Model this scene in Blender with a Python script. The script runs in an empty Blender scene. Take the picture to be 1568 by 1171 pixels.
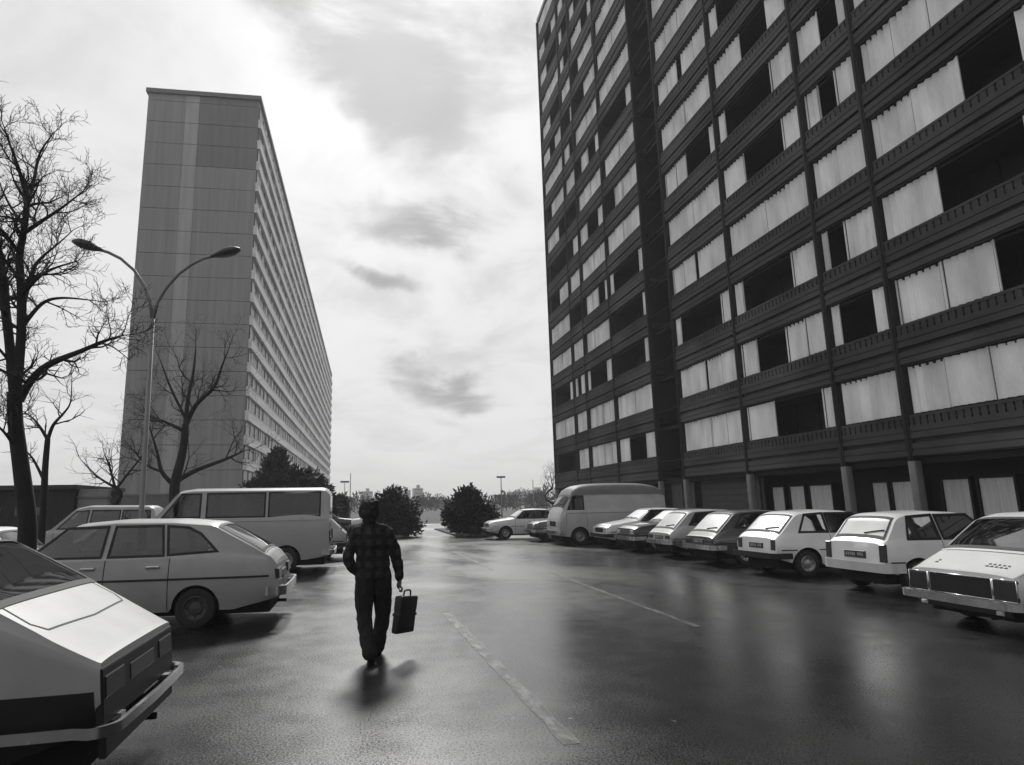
import bpy, bmesh, math, random
from mathutils import Vector, Matrix, noise as mnoise
S = bpy.context.scene
C = S.collection
PI = math.pi
R = math.radians
rnd = random.Random(7)

# ------------------------------------------------------------------ materials
def nd(nt, t, **kw):
    n = nt.nodes.new(t)
    for k, v in kw.items():
        setattr(n, k, v)
    return n

def mat(name, c, rough=.6, var=.15, scale=4., bump=0., metal=0., coat=0., stretch=(1, 1, 1), rvar=0., bscale=None, ior=1.5, detail=6.):
    m = bpy.data.materials.new(name); m.use_nodes = True
    nt = m.node_tree; b = nt.nodes['Principled BSDF']
    b.inputs['Roughness'].default_value = rough
    b.inputs['Metallic'].default_value = metal
    b.inputs['Coat Weight'].default_value = coat
    b.inputs['Coat Roughness'].default_value = .06
    b.inputs['IOR'].default_value = ior
    tc = nd(nt, 'ShaderNodeTexCoord'); mp = nd(nt, 'ShaderNodeMapping')
    mp.inputs['Scale'].default_value = stretch
    nt.links.new(tc.outputs['Object'], mp.inputs['Vector'])
    n = nd(nt, 'ShaderNodeTexNoise'); n.inputs['Scale'].default_value = scale; n.inputs['Detail'].default_value = detail
    nt.links.new(mp.outputs['Vector'], n.inputs['Vector'])
    r = nd(nt, 'ShaderNodeMapRange')
    r.inputs['From Min'].default_value = .3; r.inputs['From Max'].default_value = .7
    r.inputs['To Min'].default_value = c * (1 - var); r.inputs['To Max'].default_value = c * (1 + var)
    nt.links.new(n.outputs['Fac'], r.inputs['Value'])
    nt.links.new(r.outputs['Result'], b.inputs['Base Color'])
    if rvar:
        q = nd(nt, 'ShaderNodeMapRange')
        q.inputs['From Min'].default_value = .3; q.inputs['From Max'].default_value = .7
        q.inputs['To Min'].default_value = max(rough - rvar, .02); q.inputs['To Max'].default_value = rough + rvar
        nt.links.new(n.outputs['Fac'], q.inputs['Value']); nt.links.new(q.outputs['Result'], b.inputs['Roughness'])
    if bump:
        n2 = nd(nt, 'ShaderNodeTexNoise'); n2.inputs['Scale'].default_value = bscale or scale * 6; n2.inputs['Detail'].default_value = 5
        nt.links.new(mp.outputs['Vector'], n2.inputs['Vector'])
        bp = nd(nt, 'ShaderNodeBump'); bp.inputs['Strength'].default_value = bump; bp.inputs['Distance'].default_value = .02
        nt.links.new(n2.outputs['Fac'], bp.inputs['Height']); nt.links.new(bp.outputs['Normal'], b.inputs['Normal'])
    return m

def glass_mat(name, tint, ior=1.9, rough=.02, glare=0.):
    m = bpy.data.materials.new(name); m.use_nodes = True
    nt = m.node_tree; nt.nodes.clear()
    out = nd(nt, 'ShaderNodeOutputMaterial'); mx = nd(nt, 'ShaderNodeMixShader')
    fr = nd(nt, 'ShaderNodeFresnel'); fr.inputs['IOR'].default_value = ior
    tr = nd(nt, 'ShaderNodeBsdfTransparent'); tr.inputs['Color'].default_value = (tint, tint, tint, 1)
    gl = nd(nt, 'ShaderNodeBsdfGlossy'); gl.inputs['Roughness'].default_value = rough; gl.inputs['Color'].default_value = (.95, .95, .95, 1)
    nt.links.new(fr.outputs[0], mx.inputs[0]); nt.links.new(tr.outputs[0], mx.inputs[1])
    nt.links.new(gl.outputs[0], mx.inputs[2]); nt.links.new(mx.outputs[0], out.inputs[0])
    if glare:   # sky glare put into the glass colour: a thin pale film, patchy
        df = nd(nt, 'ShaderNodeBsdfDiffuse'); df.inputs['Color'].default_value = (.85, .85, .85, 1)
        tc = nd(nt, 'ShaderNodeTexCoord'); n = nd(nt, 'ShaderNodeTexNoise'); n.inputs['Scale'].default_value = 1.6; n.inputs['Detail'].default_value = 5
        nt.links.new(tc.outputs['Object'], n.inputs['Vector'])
        q = nd(nt, 'ShaderNodeMapRange'); q.inputs['From Min'].default_value = .3; q.inputs['From Max'].default_value = .6; q.inputs['To Min'].default_value = glare * .55; q.inputs['To Max'].default_value = glare * 1.2
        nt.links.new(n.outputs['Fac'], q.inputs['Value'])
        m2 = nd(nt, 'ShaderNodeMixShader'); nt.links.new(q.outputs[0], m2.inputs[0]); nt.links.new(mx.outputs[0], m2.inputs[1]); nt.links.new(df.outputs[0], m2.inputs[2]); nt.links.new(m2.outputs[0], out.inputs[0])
    return m

def paint(name, c, coat=.8, rough=.42):
    return mat(name, c, rough, .06, 2.5, coat=coat, bump=.006, bscale=3)

GLASS = glass_mat('car_glass', .30, 1.85)
SCREEN = glass_mat('screen_glass', .35, 2.6)
GLARE = glass_mat('sky_glare_glass', .30, 2.6, .28, .6)  # pale film painted in for the bright sky reflection on the screens
RUBBER = mat('rubber', .012, .7, .2)
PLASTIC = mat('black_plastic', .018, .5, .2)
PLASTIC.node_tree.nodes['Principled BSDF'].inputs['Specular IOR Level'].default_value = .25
CHROME = mat('chrome', .50, .26, .12, 6, metal=1., rvar=.03)
STEEL = mat('dull_steel', .35, .4, .15, 6, metal=.8)
SEAT = mat('seat_fabric', .035, .9, .2, 20)
LAMP_DARK = mat('tail_lens', .02, .3, .3, 8)
LAMP_LIGHT = mat('head_lens', .5, .12, .2, 8, coat=.8)
PLATE = mat('plate_dark', .02, .4, .2)
PLATE_TXT = mat('plate_light', .35, .5, .1)
UNDER = mat('underbody', .006, .9, .2)

# ------------------------------------------------------------------ mesh helper
class MB:
    def __init__(s): s.v = []; s.f = []; s.m = []; s.sm = []
    def add(s, vs, fs, mi=0, smooth=False):
        o = len(s.v); s.v += [tuple(p) for p in vs]
        for f in fs:
            s.f.append(tuple(i + o for i in f)); s.m.append(mi); s.sm.append(smooth)
    def box(s, x0, x1, y0, y1, z0, z1, mi=0):
        vs = [(x, y, z) for x in (x0, x1) for y in (y0, y1) for z in (z0, z1)]
        s.add(vs, [(0, 1, 3, 2), (4, 6, 7, 5), (0, 4, 5, 1), (2, 3, 7, 6), (0, 2, 6, 4), (1, 5, 7, 3)], mi)
    def rbox(s, x0, x1, y0, y1, z0, z1, b=.02, seg=2, mi=0, M=None):
        bm = bmesh.new(); bmesh.ops.create_cube(bm, size=1)
        for v in bm.verts:
            v.co = Vector(((x0 + x1) / 2 + v.co.x * (x1 - x0), (y0 + y1) / 2 + v.co.y * (y1 - y0), (z0 + z1) / 2 + v.co.z * (z1 - z0)))
        b = min(b, .48 * min(abs(x1 - x0), abs(y1 - y0), abs(z1 - z0)))
        bmesh.ops.bevel(bm, geom=list(bm.edges), offset=b, segments=seg, affect='EDGES', profile=.5)
        if M: bmesh.ops.transform(bm, matrix=M, verts=bm.verts)
        bm.verts.index_update()
        s.add([v.co.copy() for v in bm.verts], [[v.index for v in f.verts] for f in bm.faces], mi, True)
        bm.free()
    def tube(s, pts, rad, n=6, mi=0, cap=True, smooth=True):
        pts = [Vector(p) for p in pts]
        if not isinstance(rad, (list, tuple)): rad = [rad] * len(pts)
        vs = []; u = None
        for i, p in enumerate(pts):
            d = (pts[min(i + 1, len(pts) - 1)] - pts[max(i - 1, 0)])
            if d.length < 1e-9: d = Vector((0, 0, 1))
            d.normalize()
            if u is None:
                u = d.cross(Vector((0, 0, 1)) if abs(d.z) < .9 else Vector((1, 0, 0)))
            else:
                u = u - d * u.dot(d)
            u.normalize(); w = d.cross(u)
            for k in range(n):
                a = 2 * PI * k / n
                vs.append(p + (u * math.cos(a) + w * math.sin(a)) * rad[i])
        fs = []
        for i in range(len(pts) - 1):
            for k in range(n):
                a, b = i * n + k, i * n + (k + 1) % n
                fs.append((a, b, b + n, a + n))
        if cap:
            fs.append(tuple(range(n - 1, -1, -1))); o = (len(pts) - 1) * n; fs.append(tuple(range(o, o + n)))
        s.add(vs, fs, mi, smooth)
    def lathe(s, prof, axis='y', n=24, mi=0, ctr=(0, 0, 0), smooth=True):
        vs = []
        for (r, h) in prof:
            for k in range(n):
                a = 2 * PI * k / n
                if axis == 'y': p = (r * math.cos(a), h, r * math.sin(a))
                else: p = (r * math.cos(a), r * math.sin(a), h)
                vs.append((p[0] + ctr[0], p[1] + ctr[1], p[2] + ctr[2]))
        fs = []
        for i in range(len(prof) - 1):
            for k in range(n):
                a, b = i * n + k, i * n + (k + 1) % n
                fs.append((a, b, b + n, a + n))
        s.add(vs, fs, mi, smooth)
    def sphere(s, c, r, nu=12, nv=8, mi=0):
        if not isinstance(r, (list, tuple)): r = (r, r, r)
        vs = [(c[0], c[1], c[2] + r[2])]
        for j in range(1, nv):
            t = PI * j / nv
            for k in range(nu):
                a = 2 * PI * k / nu
                vs.append((c[0] + r[0] * math.sin(t) * math.cos(a), c[1] + r[1] * math.sin(t) * math.sin(a), c[2] + r[2] * math.cos(t)))
        vs.append((c[0], c[1], c[2] - r[2])); L = len(vs) - 1
        fs = [(0, 1 + k, 1 + (k + 1) % nu) for k in range(nu)]
        for j in range(nv - 2):
            for k in range(nu):
                a = 1 + j * nu + k; b = 1 + j * nu + (k + 1) % nu
                fs.append((a, a + nu, b + nu, b))
        fs += [(L, 1 + (nv - 2) * nu + (k + 1) % nu, 1 + (nv - 2) * nu + k) for k in range(nu)]
        s.add(vs, fs, mi, True)
    def sweep(s, path, sec, mi=0, smooth=False, close_ends=True):
        """path: (x,y,z) points in a level plane; sec: (out,up) points, out = to the right of travel."""
        n = len(sec); vs = []
        for i, p in enumerate(path):
            a = Vector(path[max(i - 1, 0)]); b = Vector(path[min(i + 1, len(path) - 1)])
            d = (b - a); d.z = 0; d.normalize(); o = Vector((d.y, -d.x, 0))
            for (q, u) in sec: vs.append(Vector(p) + o * q + Vector((0, 0, u)))
        fs = []
        for i in range(len(path) - 1):
            for k in range(n):
                a, b = i * n + k, i * n + (k + 1) % n
                fs.append((a, a + n, b + n, b))
        if close_ends:
            fs.append(tuple(range(n))); o = (len(path) - 1) * n; fs.append(tuple(range(o + n - 1, o - 1, -1)))
        s.add(vs, fs, mi, smooth)
    def build(s, name, mats, parent=None, loc=None, fix=False, auto=None):
        me = bpy.data.meshes.new(name); me.from_pydata(s.v, [], s.f)
        if not isinstance(mats, (list, tuple)): mats = [mats]
        for m in mats: me.materials.append(m)
        me.polygons.foreach_set('material_index', s.m)
        me.polygons.foreach_set('use_smooth', s.sm)
        if fix:
            bm = bmesh.new(); bm.from_mesh(me)
            bmesh.ops.remove_doubles(bm, verts=bm.verts, dist=1e-4)
            bmesh.ops.recalc_face_normals(bm, faces=bm.faces); bm.to_mesh(me); bm.free()
        if auto: me.set_sharp_from_angle(angle=R(auto))
        me.update()
        o = bpy.data.objects.new(name, me); C.objects.link(o)
        if parent: o.parent = parent
        if loc: o.location = loc
        return o

def empty(name, label, cat, loc=(0, 0, 0), rz=0., group=None):
    o = bpy.data.objects.new(name, None); C.objects.link(o)
    o.empty_display_size = .3
    o.location = loc; o.rotation_euler = (0, 0, rz)
    o['label'] = label; o['category'] = cat
    if group: o['group'] = group
    return o

def tag(o, label, cat, group=None):
    o['label'] = label; o['category'] = cat
    if group: o['group'] = group
    return o

def struct(o):
    o['kind'] = 'structure'; return o

# ------------------------------------------------------------------ camera (about a 24 mm lens, slightly shifted)
F, PITCH, YAW, ROLL, SHX = .99497587, .18500211, .16340452, -.01779993, -.06947923
EYE = 1.68
cp, sp, cy, sy = math.cos(PITCH), math.sin(PITCH), math.cos(YAW), math.sin(YAW)
fw = Vector((sy * cp, cy * cp, sp)); rt = Vector((cy, -sy, 0)); up = rt.cross(fw)
r2 = rt * math.cos(ROLL) + up * math.sin(ROLL); u2 = -rt * math.sin(ROLL) + up * math.cos(ROLL)
cam = bpy.data.cameras.new('camera'); co = bpy.data.objects.new('camera', cam); C.objects.link(co)
cam.sensor_fit = 'HORIZONTAL'; cam.sensor_width = 36; cam.lens = 36 * F * 1000 / 1568
cam.shift_x = -SHX * 1000 / 1568; cam.clip_end = 6000; cam.clip_start = .05
co.matrix_world = Matrix(((r2.x, u2.x, -fw.x, 0), (r2.y, u2.y, -fw.y, 0), (r2.z, u2.z, -fw.z, EYE), (0, 0, 0, 1)))
S.camera = co

def ray(x, y):
    return (r2 * ((x - 784 - SHX * 1000) / (F * 1000)) + u2 * ((585.5 - y) / (F * 1000)) + fw).normalized()

def at_depth(x, y, Y):
    d = ray(x, y); t = Y / d.y
    return Vector((d.x * t, Y, d.z * t + EYE))

# ------------------------------------------------------------------ sky and sun
SUN_EL, SUN_AZ = R(40.5), R(2)            # azimuth from +Y, negative to the left
sun_dir = Vector((math.sin(SUN_AZ) * math.cos(SUN_EL), math.cos(SUN_AZ) * math.cos(SUN_EL), math.sin(SUN_EL)))
world = bpy.data.worlds.new('World'); S.world = world; world.use_nodes = True
nt = world.node_tree; nt.nodes.clear()
L = nt.links.new
def vmath(op, a, b=None, out=0):
    n = nd(nt, 'ShaderNodeVectorMath', operation=op)
    for i, q in enumerate((a, b)):
        if q is None: continue
        if isinstance(q, (tuple, Vector)): n.inputs[i].default_value = tuple(q)
        else: L(q, n.inputs[i])
    return n.outputs[out]
def fmath(op, a, b=None, c=None, clamp=False):
    n = nd(nt, 'ShaderNodeMath', operation=op); n.use_clamp = clamp
    for i, q in enumerate((a, b, c)):
        if q is None: continue
        if isinstance(q, (int, float)): n.inputs[i].default_value = q
        else: L(q, n.inputs[i])
    return n.outputs[0]
wo = nd(nt, 'ShaderNodeOutputWorld'); bg = nd(nt, 'ShaderNodeBackground'); bg.inputs['Strength'].default_value = .1
sky = nd(nt, 'ShaderNodeTexSky', sky_type='NISHITA'); sky.sun_disc = False
sky.sun_elevation = SUN_EL; sky.sun_rotation = SUN_AZ; sky.air_density = 1.5; sky.dust_density = 3.
bw = nd(nt, 'ShaderNodeRGBToBW'); L(sky.outputs[0], bw.inputs[0])
tc = nd(nt, 'ShaderNodeTexCoord'); D = vmath('NORMALIZE', tc.outputs['Generated'])
sx = nd(nt, 'ShaderNodeSeparateXYZ'); L(D, sx.inputs[0])
zc = fmath('ADD', fmath('ABSOLUTE', sx.outputs[2]), .22)
pl = nd(nt, 'ShaderNodeCombineXYZ'); L(fmath('DIVIDE', sx.outputs[0], zc), pl.inputs[0]); L(fmath('DIVIDE', sx.outputs[1], zc), pl.inputs[1])
def noise(vec, scale, detail, rough=.55, dist=0.):
    n = nd(nt, 'ShaderNodeTexNoise'); n.inputs['Scale'].default_value = scale; n.inputs['Detail'].default_value = detail
    n.inputs['Roughness'].default_value = rough; n.inputs['Distortion'].default_value = dist; L(vec, n.inputs['Vector']); return n.outputs['Fac']
def smooth(v, a, b, lo=0., hi=1.):
    n = nd(nt, 'ShaderNodeMapRange', interpolation_type='SMOOTHSTEP')
    for k, q in zip(('From Min', 'From Max', 'To Min', 'To Max'), (a, b, lo, hi)): n.inputs[k].default_value = q
    L(v, n.inputs['Value']); return n.outputs[0]
nA = noise(pl.outputs[0], 2.6, 12, .60, .5)
nB = noise(pl.outputs[0], .8, 4, .5)
warp = nd(nt, 'ShaderNodeTexNoise'); warp.inputs['Scale'].default_value = 4.; warp.inputs['Detail'].default_value = 10; L(D, warp.inputs['Vector'])
Dw = vmath('ADD', D, vmath('SCALE', vmath('SUBTRACT', warp.outputs['Color'], (.5, .5, .5)), None))
nt.nodes[-1]  # (scale node is set just below)
for n in nt.nodes:
    if n.type == 'VECT_MATH' and n.operation == 'SCALE': n.inputs['Scale'].default_value = .30
dark = fmath('ADD', fmath('MULTIPLY', smooth(nA, .44, .70), .17), fmath('MULTIPLY', smooth(nB, .42, .62), .03))
for (px, py, a, b, tilt, amt) in ((555, 70, .17, .08, -42, 1.5), (715, 50, .15, .09, -20, .75), (665, 200, .20, .09, -55, .6), (655, 345, .080, .032, -25, 1.5), (700, 470, .22, .14, 0, .16),
                                  (605, 435, .065, .022, -10, 1.1), (670, 582, .11, .034, 0, 1.05), (700, 650, .11, .02, 0, .25), (560, 330, .06, .03, -20, .25)):
    c = ray(px, py); rr = c.cross(Vector((0, 0, 1))).normalized(); uu = rr.cross(c)
    ct, st = math.cos(R(tilt)), math.sin(R(tilt)); ra = rr * ct + uu * st; rb = -rr * st + uu * ct
    d = vmath('SUBTRACT', Dw, c)
    p = fmath('DIVIDE', vmath('DOT_PRODUCT', d, ra, 1), a); q = fmath('DIVIDE', vmath('DOT_PRODUCT', d, rb, 1), b)
    e = fmath('SQRT', fmath('ADD', fmath('MULTIPLY', p, p), fmath('MULTIPLY', q, q)))
    dark = fmath('ADD', dark, fmath('MULTIPLY', smooth(e, 0., 1.35, 1., 0.), fmath('MULTIPLY', smooth(nA, .34, .62, .10, 1.15), amt)))
dark = fmath('MULTIPLY', fmath('TANH', fmath('MULTIPLY', dark, 1.5)), .74)
# brighter where the sun sits behind the cloud and along the horizon ahead, duller overhead and behind
glow = smooth(vmath('DOT_PRODUCT', D, sun_dir, 1), -.75, .3, 3.6, 6.0)
cl = fmath('MULTIPLY', fmath('MULTIPLY', glow, smooth(nB, .3, .7, .93, 1.05)), fmath('SUBTRACT', 1., dark))
mixed = fmath('ADD', fmath('MULTIPLY', bw.outputs[0], .10), fmath('MULTIPLY', cl, .92))
L(mixed, bg.inputs['Color']); L(bg.outputs[0], wo.inputs[0])
sl = bpy.data.lights.new('sun', 'SUN'); sl.energy = 2.2; sl.angle = R(10); sl.color = (1, .99, .98)
so = bpy.data.objects.new('sun', sl); C.objects.link(so); so.rotation_euler = sun_dir.to_track_quat('Z', 'Y').to_euler(); so.location = (-20, 30, 60)
S.view_settings.view_transform = 'Standard'; S.view_settings.look = 'None'; S.view_settings.exposure = .42; S.view_settings.gamma = 1

# ------------------------------------------------------------------ ground
def asphalt():
    m = bpy.data.materials.new('wet_asphalt'); m.use_nodes = True
    t = m.node_tree; b = t.nodes['Principled BSDF']; K = t.links.new
    tcn = nd(t, 'ShaderNodeTexCoord')
    def nz(sc, de, st=(1, 1, 1), dist=0.):
        mp = nd(t, 'ShaderNodeMapping'); mp.inputs['Scale'].default_value = st; K(tcn.outputs['Object'], mp.inputs[0])
        n = nd(t, 'ShaderNodeTexNoise'); n.inputs['Scale'].default_value = sc; n.inputs['Detail'].default_value = de; n.inputs['Distortion'].default_value = dist
        K(mp.outputs[0], n.inputs['Vector']); return n.outputs['Fac']
    def mr(v, a, b_, lo, hi):
        n = nd(t, 'ShaderNodeMapRange', interpolation_type='SMOOTHSTEP')
        for k, q in zip(('From Min', 'From Max', 'To Min', 'To Max'), (a, b_, lo, hi)): n.inputs[k].default_value = q
        K(v, n.inputs['Value']); return n.outputs[0]
    def ml(a, c, op='MULTIPLY'):
        n = nd(t, 'ShaderNodeMath', operation=op)
        for i, q in enumerate((a, c)):
            if isinstance(q, float): n.inputs[i].default_value = q
            else: K(q, n.inputs[i])
        return n.outputs[0]
    big = nz(.35, 6, (1, .55, 1), .6); mid = nz(2.2, 8); fine = nz(60., 3); grit = nz(220., 2)
    col = ml(mr(mid, .3, .7, .005, .012), mr(fine, .38, .66, .45, 1.9))
    vo = nd(t, 'ShaderNodeTexVoronoi', feature='DISTANCE_TO_EDGE'); vo.inputs['Scale'].default_value = .22
    wv = nd(t, 'ShaderNodeVectorMath', operation='ADD'); K(tcn.outputs['Object'], wv.inputs[0])
    wn = nd(t, 'ShaderNodeTexNoise'); wn.inputs['Scale'].default_value = 1.4; wn.inputs['Detail'].default_value = 6; K(tcn.outputs['Object'], wn.inputs['Vector']); K(wn.outputs['Color'], wv.inputs[1])
    K(wv.outputs[0], vo.inputs['Vector'])
    crack = mr(vo.outputs['Distance'], .0, .012, .35, 1.)
    v2 = nd(t, 'ShaderNodeTexVoronoi'); v2.inputs['Scale'].default_value = 2.3; v2.inputs['Randomness'].default_value = 1.; K(wv.outputs[0], v2.inputs['Vector'])
    spot = mr(v2.outputs['Distance'], .030, .045, 1., 0.)          # bits of litter and pale stones
    K(ml(ml(col, crack), ml(spot, .10), 'ADD'), b.inputs['Base Color'])
    rough = ml(mr(big, .35, .68, .22, .36), ml(mr(mid, .3, .7, .93, 1.07), mr(fine, .35, .65, .8, 1.25)))
    K(ml(rough, ml(spot, .35), 'ADD'), b.inputs['Roughness']); b.inputs['Specular IOR Level'].default_value = .68
    h = ml(ml(ml(fine, .5), ml(grit, .35), 'ADD'), ml(mid, 1.2), 'ADD')
    bp = nd(t, 'ShaderNodeBump'); bp.inputs['Strength'].default_value = .22; bp.inputs['Distance'].default_value = .006
    K(h, bp.inputs['Height']); K(bp.outputs[0], b.inputs['Normal'])
    return m
ASPHALT = asphalt()
EARTH = mat('dull_earth', .045, .9, .4, .3, bump=.4, bscale=3)
CONCRETE = mat('pavement_concrete', .16, .7, .25, .8, bump=.2, bscale=30)

def slab(name, x0, x1, y0, y1, z, m, n=1, thick=None):
    b = MB()
    if thick is None: b.add([(x0, y0, z), (x1, y0, z), (x1, y1, z), (x0, y1, z)], [(0, 1, 2, 3)])
    else: b.box(x0, x1, y0, y1, z - thick, z)
    return b.build(name, m)
struct(slab('ground', -2500, 2500, -2500, 2500, -.03, EARTH))
struct(slab('parking_lot', -30, 14.9, -25, 35.5, 0, ASPHALT))
struct(slab('road', 2.2, 5.1, 35.5, 120, -.004, ASPHALT))
struct(slab('cross_road', -30, 40, 46, 60, -.008, ASPHALT))
struct(slab('pavement', 14.9, 18.4, -25, 58, .13, CONCRETE, thick=.2))
struct(slab('kerb', -30, 2.2, 35.5, 35.66, .12, CONCRETE, thick=.2)); struct(slab('kerb', 5.1, 14.9, 35.5, 35.66, .12, CONCRETE, thick=.2))
struct(slab('planting_bed', -30, 2.2, 35.66, 45.9, .06, EARTH, thick=.12)); struct(slab('planting_bed', 5.1, 14.9, 35.66, 45.9, .06, EARTH, thick=.12))
def line_mat():
    m = mat('worn_white_paint', .075, .5, .25, 8)
    t = m.node_tree; b = t.nodes['Principled BSDF']
    tcn = nd(t, 'ShaderNodeTexCoord'); n = nd(t, 'ShaderNodeTexNoise'); n.inputs['Scale'].default_value = 7; n.inputs['Detail'].default_value = 9; n.inputs['Roughness'].default_value = .7
    mp = nd(t, 'ShaderNodeMapping'); mp.inputs['Scale'].default_value = (1.4, .45, 1); t.links.new(tcn.outputs['Object'], mp.inputs[0]); t.links.new(mp.outputs[0], n.inputs['Vector'])
    r = nd(t, 'ShaderNodeMapRange'); r.inputs['From Min'].default_value = .40; r.inputs['From Max'].default_value = .62; t.links.new(n.outputs['Fac'], r.inputs['Value'])
    r.inputs['To Min'].default_value = .30; r.inputs['To Max'].default_value = .95; t.links.new(r.outputs[0], b.inputs['Alpha']); return m
PAINT_LINE = line_mat()
def road_line(x0, y0, x1, y1, w):
    b = MB(); d = Vector((x1 - x0, y1 - y0, 0)).normalized(); o = Vector((d.y, -d.x, 0)) * w / 2
    N = 24; vs = []
    for i in range(N + 1):
        p = Vector((x0, y0, .004)).lerp(Vector((x1, y1, .004)), i / N); k = 1 + .25 * math.sin(i * 2.1) * math.sin(i * .7)
        vs += [p - o * k, p + o * k]
    b.add(vs, [(2 * i, 2 * i + 1, 2 * i + 3, 2 * i + 2) for i in range(N)])
    return struct(b.build('road_marking', PAINT_LINE))
road_line(1.50, 4.8, 1.36, 10.6, .13)
road_line(4.52, 8.6, 4.62, 16.0, .10)
road_line(3.4, 17.0, 3.35, 24.0, .09)

# ------------------------------------------------------------------ tower on the right
DARKC = mat('dark_facade_concrete', .062, .75, .55, .5, bump=.15, bscale=14, stretch=(1, .5, 1.2), detail=10)
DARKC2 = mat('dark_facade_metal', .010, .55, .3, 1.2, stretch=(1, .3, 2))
PIL = mat('pilaster_concrete', .022, .7, .3, 1.1, stretch=(1, 1, .4))
for m_ in (DARKC, DARKC2, PIL): m_.node_tree.nodes['Principled BSDF'].inputs['Specular IOR Level'].default_value = .18
SHUT = mat('white_shutter', .80, .55, .22, .8, stretch=(1, 1.6, .5), detail=3)
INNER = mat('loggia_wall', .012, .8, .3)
CURT = mat('pale_curtain', .5, .8, .15, 2, stretch=(1, 8, .3))
PILLAR = mat('pillar_concrete', .15, .6, .2, 2)
FX = 16.6
Z1 = 2.84; PITCHZ = 2.8; SILL = 1.30; NF = 16; TOP = 47.9
# bay boundaries from far (Y large) to near
B = [54.2, 48.35, 45.5, 40.2, 34.5, 31.6, 25.95, 20.25, 17.4, 11.7, 6.0, 3.15, -2.55, -8.25, -13.95, -19.65, -25.35]
STAIR = 4
tower = empty('apartment_tower', 'dark ribbed apartment tower with white shutter panels filling the right side', 'apartment block', (FX, 23, 0))
def tpart(b, name, m, parent=tower, **k):
    o = b.build(name, m, parent, **k); o.matrix_parent_inverse = Matrix.Translation((-FX, -23, 0)); return o
def tsub(b, name, m, parent, **k):
    o = b.build(name, m, parent, **k); return o
w = MB(); w.box(FX + 1.7, FX + 13, B[-1], B[0] - .02, 3.0, TOP - .02); w.box(FX + 2.0, FX + 12.6, B[-1], B[0] - .3, .1, 2.995)
w.box(FX + .16, FX + 1.69, B[0] - .2, B[0] + .02, .1, TOP)           # gable edge
w.box(FX - .05, FX + 13.1, B[-1], B[0] + .1, TOP, TOP + .45)
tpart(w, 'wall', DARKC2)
ROWS = {  # per floor: bay index -> list of white intervals (0 = far end, 1 = near end)
 0: {0: [], 1: [(0, 1)], 2: [(0, 1)], 3: [(0, .28), (.72, 1)], 5: [(0, 1)], 6: [(0, .36), (.87, 1)], 7: [(0, 1)], 8: [(0, 1)]},
 1: {0: [(0, 1)], 1: [(0, 1)], 2: [(0, 1)], 3: [(0, 1)], 5: [(0, .48), (.5, 1)], 6: [(0, .22), (.56, 1)], 7: [(0, .16), (.75, 1)], 8: [(0, .62), (.9, 1)]},
 2: {0: [(.8, 1)], 1: [(0, .2), (.5, 1)], 2: [(0, .1), (.75, 1)], 3: [(.85, 1)], 5: [(0, .1), (.82, 1)], 6: [(0, .12), (.72, 1)], 7: [(0, .12), (.42, 1)], 8: [(0, .38), (.85, 1)]},
 3: {0: [(0, 1)], 1: [(0, 1)], 2: [(.05, 1)], 3: [(.88, 1)], 5: [(0, .46), (.5, 1)], 6: [(0, 1)], 7: [(0, 1)], 8: [(0, .6), (.9, 1)]},
 4: {0: [(0, 1)], 1: [], 2: [(.1, .6), (.85, 1)], 3: [(0, .1), (.85, 1)], 5: [(0, 1)], 6: [(0, .3), (.78, 1)], 7: [(0, .3), (.6, 1)], 8: [(0, .95)]},
 5: {0: [(.5, 1)], 1: [(0, 1)], 2: [(0, 1)], 3: [(0, 1)], 5: [(0, .45), (.88, 1)], 6: [(0, .1), (.72, 1)], 7: [(0, .45), (.8, 1)], 8: [(0, .3), (.8, 1)]},
 6: {0: [], 1: [(.4, 1)], 2: [(0, .3), (.75, 1)], 3: [(.3, 1)], 5: [(0, 1)], 6: [(0, .4), (.75, 1)], 7: [(0, .25)], 8: [(.3, 1)]},
 7: {0: [(0, .6)], 1: [], 2: [(0, 1)], 3: [(.05, 1)], 5: [(0, .42), (.5, 1)], 6: [(0, .12), (.6, 1)], 7: [(0, 1)]},
 8: {0: [(.3, 1)], 1: [(0, 1)], 2: [(.2, .5), (.8, 1)], 3: [(.8, 1)], 5: [(0, 1)], 6: [(.1, .7)], 7: [(.4, 1)]},
}
def bay_white(fl, bi):
    if fl in ROWS and bi in ROWS[fl]: return ROWS[fl][bi]
    q = random.Random(fl * 31 + bi * 7 + 5); t = q.random()
    if t < .38: return [(0, 1)]
    if t < .55: return [(0, q.uniform(.2, .5)), (q.uniform(.6, .9), 1)]
    if t < .8: return [(0, q.uniform(.15, .6))]
    if t < .9: return [(q.uniform(.3, .8), 1)]
    return [(q.uniform(.2, .4), q.uniform(.6, .9))]
def shutter_mesh(b, y0, y1, z0, z1, x, q):
    """white vertical-slat shutter between y1 (far) and y0 (near), corrugated, one frame per ~1.4 m leaf"""
    n = max(1, round((y1 - y0) / 1.42)); wd = (y1 - y0) / n
    for i in range(n):
        a = y0 + i * wd + .012; e = y0 + (i + 1) * wd - .012; xo = x + (.035 if (i % 2) else 0.) + q.uniform(-.008, .008)
        b.box(xo - .02, xo + .02, a, a + .035, z0, z1); b.box(xo - .02, xo + .02, e - .035, e, z0, z1)
        k = max(4, round((e - a - .07) / .125)); pts = []
        for j in range(k + 1):
            yy = a + .036 + (e - a - .072) * j / k; off = (.058 if j % 2 else -.028) + q.uniform(-.016, .016)
            pts.append((xo + off, yy))
        vs = [(p[0], p[1], zz) for p in pts for zz in (z0 + .01, z1 - .01)]
        b.add(vs, [(2 * j, 2 * j + 1, 2 * j + 3, 2 * j + 2) for j in range(k)])
rest = MB(); rest_sh = MB()
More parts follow.
